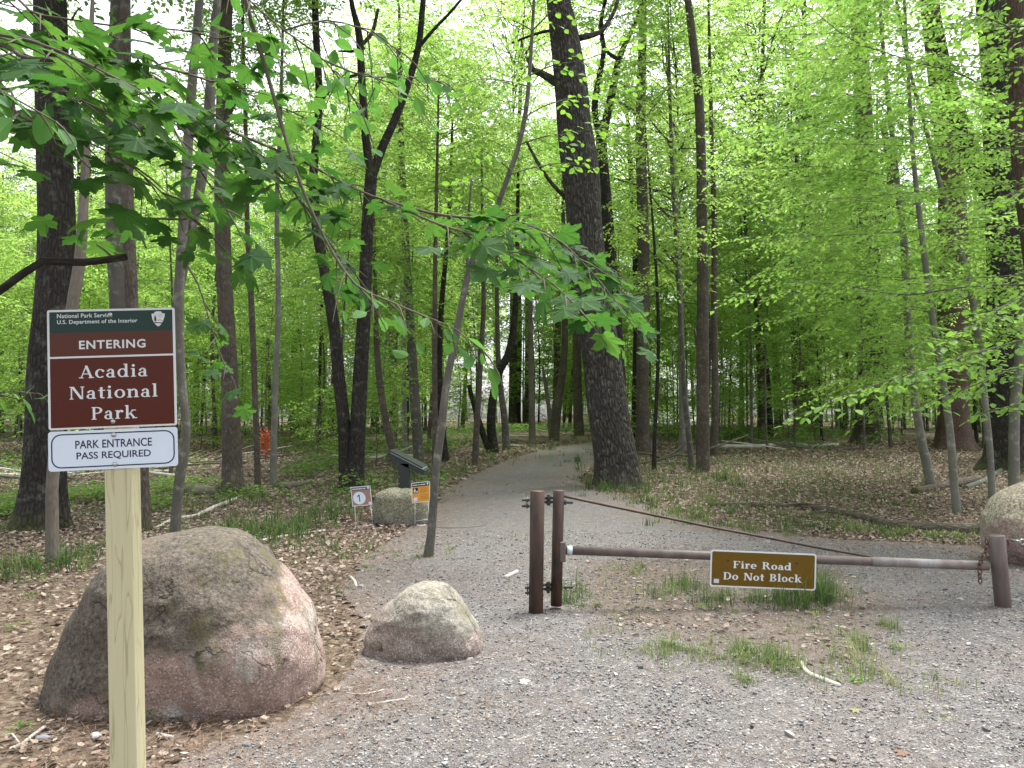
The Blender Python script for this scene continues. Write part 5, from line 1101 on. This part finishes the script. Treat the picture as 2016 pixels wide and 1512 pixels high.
# maple beyond the left edge: dark lobed leaves hang across the top left
mp = dict(vert=.38, tw_len=.44, tw_step=.06, lf_step=.078, L=.088, tmpl=MAPLE, start=.1, droop=.2, tilt=.38, twigs=True, petiole=.045, jit=.35)
mq = dict(mp, tw_len=.26)
near_tree("maple standing beyond the left edge, its dark lobed leaves hanging across the upper left", (-3.7, 3.1), 5.5, .085, 'grey', 'leaf_maple',
    [([W4(-3.7, 3.1, 2.3), (-120, 112, 2.9), (60, 116, 2.7), (130, 120, 2.7), (235, 122, 2.75), (300, 150, 2.8), (370, 195, 2.85), (440, 250, 2.9), (520, 285, 2.95), (600, 320, 3.0), (700, 372, 3.05), (760, 396, 3.1)], .017, dict(mp, start=.3)),
     ([(750, 392, 3.1), (850, 420, 3.1), (940, 430, 3.1), (1010, 434, 3.1), (1080, 460, 3.1), (1150, 520, 3.05), (1210, 590, 3.0)], .0065, dict(mp, tw_len=.40, tw_step=.055, start=.2, vert=.5)),
     ([(760, 396, 3.1), (860, 440, 2.95), (950, 470, 2.8), (1030, 520, 2.7), (1090, 560, 2.65), (1140, 610, 2.6)], .005, dict(mq, start=.3, tw_len=.32)),
     ([(1000, 433, 3.1), (1090, 470, 3.3), (1180, 530, 3.4), (1240, 590, 3.4)], .004, dict(mp, start=.2, tw_len=.36)),
     ([(235, 122, 2.75), (330, 135, 2.9), (430, 165, 3.1), (540, 205, 3.2), (640, 250, 3.3)], .006, mq),
     ([(375, 268, 2.85), (430, 264, 2.9), (510, 305, 2.95), (590, 390, 3.0), (650, 480, 3.0), (700, 540, 3.0)], .007, mp),
     ([(300, 150, 2.8), (340, 250, 2.6), (390, 330, 2.5), (450, 420, 2.45)], .005, mq),
     ([W4(-3.7, 3.1, 2.6), (-100, 10, 2.6), (80, 30, 2.5), (220, 50, 2.5), (360, 60, 2.6), (480, 90, 2.7)], .010, mp),
     ([W4(-3.7, 3.1, 2.1), (-90, 200, 2.4), (40, 230, 2.3), (150, 270, 2.3), (250, 320, 2.4), (330, 390, 2.5), (400, 450, 2.6)], .009, dict(mp, start=.3)),
     ([(-60, 60, 2.2), (60, 80, 2.1), (160, 120, 2.1), (240, 160, 2.1)], .006, dict(mp, tw_len=.3)),
     ([(60, 116, 2.7), (130, 180, 2.5), (210, 220, 2.4), (300, 260, 2.4)], .005, mq),
     ([(385, 425, 2.9), (360, 432, 2.9), (300, 430, 2.9), (230, 430, 2.9), (178, 440, 2.9)], .005, dict(mq, start=.3, tw_len=.16, tw_step=.09)),
     ([(410, 395, 2.9), (402, 415, 2.9), (385, 425, 2.9), (360, 432, 2.9)], .005, None),
     ([(352, 500, 3.3), (390, 560, 3.3), (430, 690, 3.3), (455, 740, 3.3)], .004, dict(mq, start=.4, tw_len=.2, L=.06)),
     ([W4(-3.7, 3.1, 1.75), (-60, 610, 2.5), (0, 572, 2.5), (40, 542, 2.5), (84, 514, 2.5), (120, 516, 2.5), (165, 517, 2.5), (210, 512, 2.5), (248, 506, 2.5)], .019, 'dead'),
     ([(225, 509, 2.5), (205, 492, 2.5), (190, 482, 2.5)], .004, None)], "maple_tree")
# oval-leaved branch hanging in from above
ov = dict(tw_len=.28, tw_step=.06, lf_step=.055, L=.064, tmpl=OVAL, start=.3, droop=.75, tilt=.75, twigs=True, petiole=.012, jit=.3)
near_tree("tree beyond the left edge with oval leaves drooping along one long branch", (-3.2, 1.9), 5.5, .06, 'grey', 'leaf_near',
    [([W4(-3.2, 1.9, 3.4), W4(-2.2, 2.1, 3.35), (330, -160, 2.6), (480, -10, 2.6), (560, 60, 2.6), (640, 120, 2.65), (700, 200, 2.7)], .011, dict(ov, start=.55)),
     ([(480, -10, 2.6), (530, 160, 2.7), (580, 330, 2.7), (640, 470, 2.65), (700, 560, 2.6), (760, 590, 2.55), (830, 620, 2.5), (900, 650, 2.5), (950, 690, 2.5)], .008, dict(ov, start=.62, tw_len=.20)),
     ([(560, 60, 2.6), (640, 40, 2.7), (720, 60, 2.8), (800, 110, 2.9)], .004, dict(ov, start=.2)),
     ([(640, 120, 2.65), (720, 150, 2.9), (800, 150, 3.1), (860, 160, 3.2)], .004, dict(ov, start=.2)),
     ([W4(-3.2, 1.9, 2.9), (-120, 120, 1.9), (-30, 160, 1.85), (40, 200, 1.85), (110, 240, 1.85)], .008, dict(ov, start=.55, tw_len=.16, L=.075)),
     ([W4(-3.2, 1.9, 2.3), (-60, 760, 2.9), (20, 770, 2.9), (75, 775, 2.9)], .004, dict(ov, start=.82, tw_len=.08))], "broadleaf_tree")

# ---------------------------------------------------------------- forest behind
DENS = 1.0
bgt = {}
def bgproto(k, key, h, r, z0, mat):
    mb = MB(); P = smoothpath(np.array([[0, 0, -.15, r * 1.3], [.1 * r, .05, .6, r], [U(-.2, .2), U(-.2, .2), h * .45, r * .8], [U(-.4, .4), U(-.4, .4), h, r * .3]]), .3); tubes(mb, P[:, :3], P[:, 3], 12, rough=.05, seed=k, flare=(.4, .25, 4)); bgt[k] = (mb.mesh("trunk", M[mat]), key, z0)
for k, (key, h, r, z0, mat) in enumerate([("can0", 15, .15, 6.5, 'brown'), ("can1", 16, .19, 7.5, 'oakdark'), ("can2", 14, .13, 6, 'grey'), ("can3", 17, .22, 8.5, 'brown'), ("und0", 7.5, .045, .2, 'grey'), ("und1", 7.5, .055, .5, 'brown'), ("und2", 7, .04, 0, 'pale'), ("shr0", 2.5, .015, 0, 'twig'), ("shr1", 2.5, .015, 0, 'twig'), ("can0", 13, .10, 4.0, 'pale'), ("can2", 15, .12, 5.0, 'brown'), ("und0", 10, .06, 4.0, 'oakdark'), ("und1", 9.5, .045, 3.2, 'grey'), ("und2", 11, .08, 4.5, 'brown')]): bgproto(k, key, h, r, z0, mat)
named = np.array([g[:2] for _, _, g in TREES])
LB = {'can': ("forest_tree", "tree", "slim forest tree among the crowded trees far behind, alike its neighbours", "forest trees crowded far behind"), 'und': ("understory_tree", "tree", "small leafy understory tree in the green thicket far behind", "understory trees in the thicket behind"), 'shr': ("leafy_shrub", "shrub", "low leafy shrub on the far forest floor", "low shrubs on the far forest floor")}
def plant(k, x, y, s, rz):
    me, key, z0 = bgt[k]; nm, cat, lb, gr = LB[key[:3]]; r = thing(nm, lb, cat, (x, y, float(gh(x, y))), gr); r.scale = (s, s, s); r.rotation_euler = (0, 0, rz)
    link("trunk", me, r); lm, wm = PROTO[key]
    for n_, m_ in (("branches", wm), ("crown", lm)): link(n_, m_, r, (0, 0, z0))
def corridor(x, y):                          # keep the sight line up the trail and the standing trees free
    px = 1008 + FPX * x / y
    return (860 < px < 1200 and y < 46)
def place(n, ks, y0, y1, gap, big=1.0, ok=lambda x, y: True):
    pts = []; tries = 0
    while len(pts) < n and tries < 30000:
        tries += 1; y = math.sqrt(U(y0 * y0, y1 * y1)); x = U(-1, 1) * (.70 * y + 2)
        if corridor(x, y) or not ok(x, y) or bool(onroad(x, y)): continue
        if any((x - a) ** 2 + (y - b) ** 2 < gap * gap for a, b in pts) or np.min(np.hypot(named[:, 0] - x, named[:, 1] - y)) < 1.0: continue
        pts.append((x, y)); plant(ks[int(U(0, len(ks)))], x, y, big * U(.8, 1.2), U(0, 6.28))
for k_, px_, y_, s_ in ((0, 1500, 36, 1.4), (3, 1590, 44, 1.6), (0, 1010, 52, 1.9)): plant(k_, (px_ - 1008) / FPX * y_, y_, s_, px_ * .1)
place(62, [0, 1, 2, 3, 9, 10, 10], 27, 70, 2.5, 1.12)
place(34, [0, 1, 0, 3], 72, 115, 2.6, 1.2)
place(125, [4, 4, 5, 6], 22, 62, 1.7)
place(90, [11, 12, 13], 19, 55, 1.3)
place(56, [4, 4, 6], 60, 105, 1.8, 1.6)
place(130, [7, 8], 21, 66, 1.2)

# ---------------------------------------------------------------- fallen wood, sticks and small things on the ground
def fallen(label, pts, w0, w1, mat, name="fallen_log", cat="log", lift=.6, rough=.08, side=(), group=None, Yoff=0.0):
    P = [gp(a, b) for a, b in pts]; Ym = np.mean([p[1] for p in P]); n = len(P)
    r = np.linspace(w0, w1, n) * Ym / FPX / 2
    P = np.array([p + [0, Yoff, rr * lift] for p, rr in zip(P, r)]); g = P[n // 2].copy(); g[2] = float(gh(g[0], g[1]))
    S_ = smoothpath(np.column_stack([P - g, r]), max(.04, r.max())); mb = MB(); tubes(mb, S_[:, :3], S_[:, 3], 12 if w0 > 8 else 7, rough=rough, seed=int(w0 * 3 + pts[0][0]))
    if not side: return tag(at_loc(mb.build(name, M[mat]), g), label, cat, group)
    root = thing(name, label, cat, g, group); mb.build("stem", M[mat], root)
    for i, (dx, dy, dz, rr) in enumerate(side):
        mb = MB(); b = S_[int(len(S_) * (.25 + .5 * i / max(1, len(side)))), :3]; tubes(mb, smoothpath([b, b + np.array([dx, dy, dz]) * .5 + [0, 0, .03], b + np.array([dx, dy, dz])], .05), np.linspace(rr, rr * .3, len(smoothpath([b, b + np.array([dx, dy, dz]) * .5 + [0, 0, .03], b + np.array([dx, dy, dz])], .05))), 6); mb.build("side_branch", M[mat], root)
    return root
def at_loc(o, g): o.location = g; return o
fallen("long brown fallen log lying along the gravel edge behind the gate", [(1395, 995), (1500, 998), (1600, 1003), (1680, 1020), (1760, 1040), (1840, 1047), (1950, 1050)], 9, 22, 'brown', side=[(.5, -.3, .05, .03), (-.7, -.25, .03, .02)])
fallen("short pale broken stick end leaning by the latch post", [(1905, 1040), (1925, 1048), (1948, 1058)], 7, 8, 'bone', "stick", "stick")
fallen("grey curved fallen branch in front of the broad oak on the right", [(1403, 882), (1440, 883), (1500, 882), (1545, 876), (1590, 880), (1650, 878)], 10, 7, 'bone', "fallen_branch", "branch")
fallen("dark log half buried beside the far right oak", [(1800, 972), (1860, 962), (1925, 950)], 14, 20, 'brown')
fallen("bent grey branch leaning against the far right oak's foot", [(1900, 965), (1940, 948), (1975, 925), (1990, 915)], 10, 8, 'grey', "fallen_branch", "branch")
fallen("white bleached branch lying in the litter behind the big boulder", [(308, 1042), (345, 1024), (385, 1018), (425, 1000), (465, 985), (505, 968)], 6, 10, 'bone', "fallen_branch", "branch")
fallen("pale mossy log with a broken end beside the tall dark trunk's foot", [(366, 972), (390, 974), (430, 976)], 24, 22, 'dead')
fallen("short log in front of the pale birch stem", [(538, 962), (570, 960), (610, 955)], 15, 13, 'dead')
fallen("thin grey stick lying behind the right of the big boulder", [(500, 1070), (535, 1062), (570, 1056), (640, 1046)], 6, 5, 'bone', "stick", "stick")
fallen("stubby cut pale stick on the gravel left of the hinge post", [(994, 1140), (1006, 1134), (1018, 1128)], 8, 8, 'bone', "stick", "stick")
fallen("pale curved stick lying at the grass edge in the lower right", [(1577, 1308), (1590, 1328), (1620, 1342), (1652, 1356)], 9, 11, 'bone', "stick", "stick")
fallen("short bent stick on the dark litter left of the small boulder", [(690, 1138), (698, 1146), (702, 1158)], 6, 5, 'bone', "stick", "stick")
fallen("forked pale stick at the bottom left corner", [(15, 1480), (40, 1470), (70, 1448), (93, 1432)], 7, 6, 'bone', "stick", "stick", side=[(-.12, .06, .02, .006)])
fallen("thin pale twig on the gravel below the small boulder", [(682, 1368), (710, 1370), (740, 1366), (756, 1360)], 5, 4, 'bone', "stick", "stick")
fallen("thin straight twig right of the sign post on the ground", [(735, 1388), (765, 1384), (798, 1379)], 4, 3, 'bone', "stick", "stick")
fallen("pale driftwood chip at the sign post's foot", [(308, 1450), (322, 1452), (340, 1456)], 9, 8, 'bone', "stick", "stick")
fallen("dark twig lying across the trail left of the hinge post", [(855, 1040), (890, 1041), (940, 1038), (958, 1034)], 3, 2, 'twig', "stick", "stick")
fallen("white stick beside the orange yard sign's foot", [(820, 1036), (832, 1036), (846, 1031)], 3.5, 3, 'bone', "stick", "stick")
fallen("diagonal black branch propped in the ferns right of the vine clad trunk", [(1440, 868), (1452, 860), (1470, 850), (1480, 842)], 8, 6, 'oakdark', "fallen_branch", "branch", lift=2)
for c in ((250, 940, 330), (400, 905, 150), (600, 900, 230), (1000, 866, 260), (1120, 850, 150), (1560, 872, 160), (1300, 905, 110), (60, 935, 150), (760, 890, 110)):
    for q in range(9):
        px, py = c[0] + U(-.5, .5) * c[2], c[1] + U(-14, 14); b = gp(px, py); a = U(-.6, .6) + (math.pi if U() < .5 else 0); ln = U(.8, 2.6); r = U(.012, .055)
        e = np.array([math.cos(a) * ln, math.sin(a) * ln * .8, 0]); e[2] = float(gh(b[0] + e[0], b[1] + e[1])) - b[2] + (U(.0, .7) if U() < .45 else .03)
        m_ = e * .5 + RNG.normal(0, .06, 3); m_[2] = abs(m_[2]) * .8 + r * .6
        P = smoothpath([[0, 0, r * .5], m_, e], .15); o = MB(); tubes(o, P, np.linspace(r, r * .5, len(P)), 7, rough=.08, seed=q)
        tag(at_loc(o.build("fallen_branch", M[('dead', 'bone', 'grey', 'twig')[int(U(0, 4))]]), b), "grey fallen branch in the tangle of dead wood on the far forest floor", "branch", "dead branches strewn on the far forest floor")
# small red-leaved shrub, stones, scraps
b = gp(522, 905); rs_ = thing("red_shrub", "small orange red shrub left of the pale birch stem", "shrub", b); mb = MB(); n = 340
P = RNG.normal(0, 1, (n, 3)) * [.10, .08, .22] + [0, 0, .55]; leaves(mb, P, RNG.normal(0, 1, (n, 3)), nrm(RNG.normal(0, 1, (n, 3))), U(.05, .1, n), DIA, U(0, 1, n)); mb.build("foliage", M['redleaf'], rs_, False)
mb = MB(); tubes(mb, np.array([[0, 0, -.05], [.02, 0, .3], [0, 0, .7]]), .012, 6); mb.build("stem", M['twig'], rs_)
def rock(label, px, py, w, h, seed, tint):
    c = gp(px, py); s = w * c[1] / FPX / 2; import bmesh
    bm = bmesh.new(); bmesh.ops.create_icosphere(bm, subdivisions=2, radius=1.0); P = np.array([v.co for v in bm.verts]); F = np.array([[v.index for v in f.verts] for f in bm.faces]); bm.free()
    P = P * (1 + .7 * (fbm(P[:, :1] * 1.2 + seed, P[:, 1:2] * 1.2, P[:, 2:] * 1.2, s=seed, o=2) - .5)) * [s, s * .8, s * h]
    tag(at_loc(MB().add(P, F, tint=np.full(len(P), tint)).build("stone", M['stone'], smooth=False), c + [0, 0, s * h * .4]), label, "stone")
rock("flat blue-grey stone at the bottom left near the forked stick", 88, 1456, 34, .4, 1, .35)
rock("dark flat stone left of the big boulder's foot", 78, 1388, 18, .6, 2, .1)
rock("white stone beside the foot of the sign post", 188, 1452, 22, .6, 3, .98)
rock("grey rock chip at the right foot of the latch post", 1998, 1184, 24, .3, 4, .3)
rock("pale flat stone left of the latch post's foot", 1935, 1190, 26, .25, 5, .6)
rock("white round stone in the gravel left of the latch post", 1890, 1182, 12, .6, 6, .95)
rock("light stone wedged under the small boulder's right end", 925, 1300, 12, .7, 7, .8)
rock("grey rounded stone under the small boulder's front", 788, 1306, 13, .7, 8, .6)
rock("blue-grey stone in the open gravel below the small boulder", 1012, 1325, 14, .5, 9, .4)
rock("larger blue-grey gravel stone by the bottom edge, right of the big boulder", 487, 1470, 20, .6, 10, .45)
def flatleaf(label, px, py, w, tint, mat='grass', a=.3):
    c = gp(px, py); mb = MB(); L = w * c[1] / FPX / 1.5; leaves(mb, np.array([[0, 0, .012]]), np.array([[math.cos(a), math.sin(a), .1]]), np.array([[.1, -.1, 1.0]]), L, MAPLE, np.array([tint]))
    tag(at_loc(mb.build("fallen_leaf", M[mat], smooth=False), c), label, "leaf")
flatleaf("pale green leaf lying on the bare gravel at lower right", 1690, 1405, 24, 1.0, a=2.6)
flatleaf("pale maple leaf at the bottom edge on the gravel", 1785, 1490, 34, 1.0, 'litter', 2.2)
flatleaf("fresh green leaf on the litter below the gate sign", 1612, 1210, 34, .9, a=2.9)
flatleaf("white scrap shaped leaf on the gravel below the small boulder", 1026, 1347, 26, 1.0, 'wire', .2)
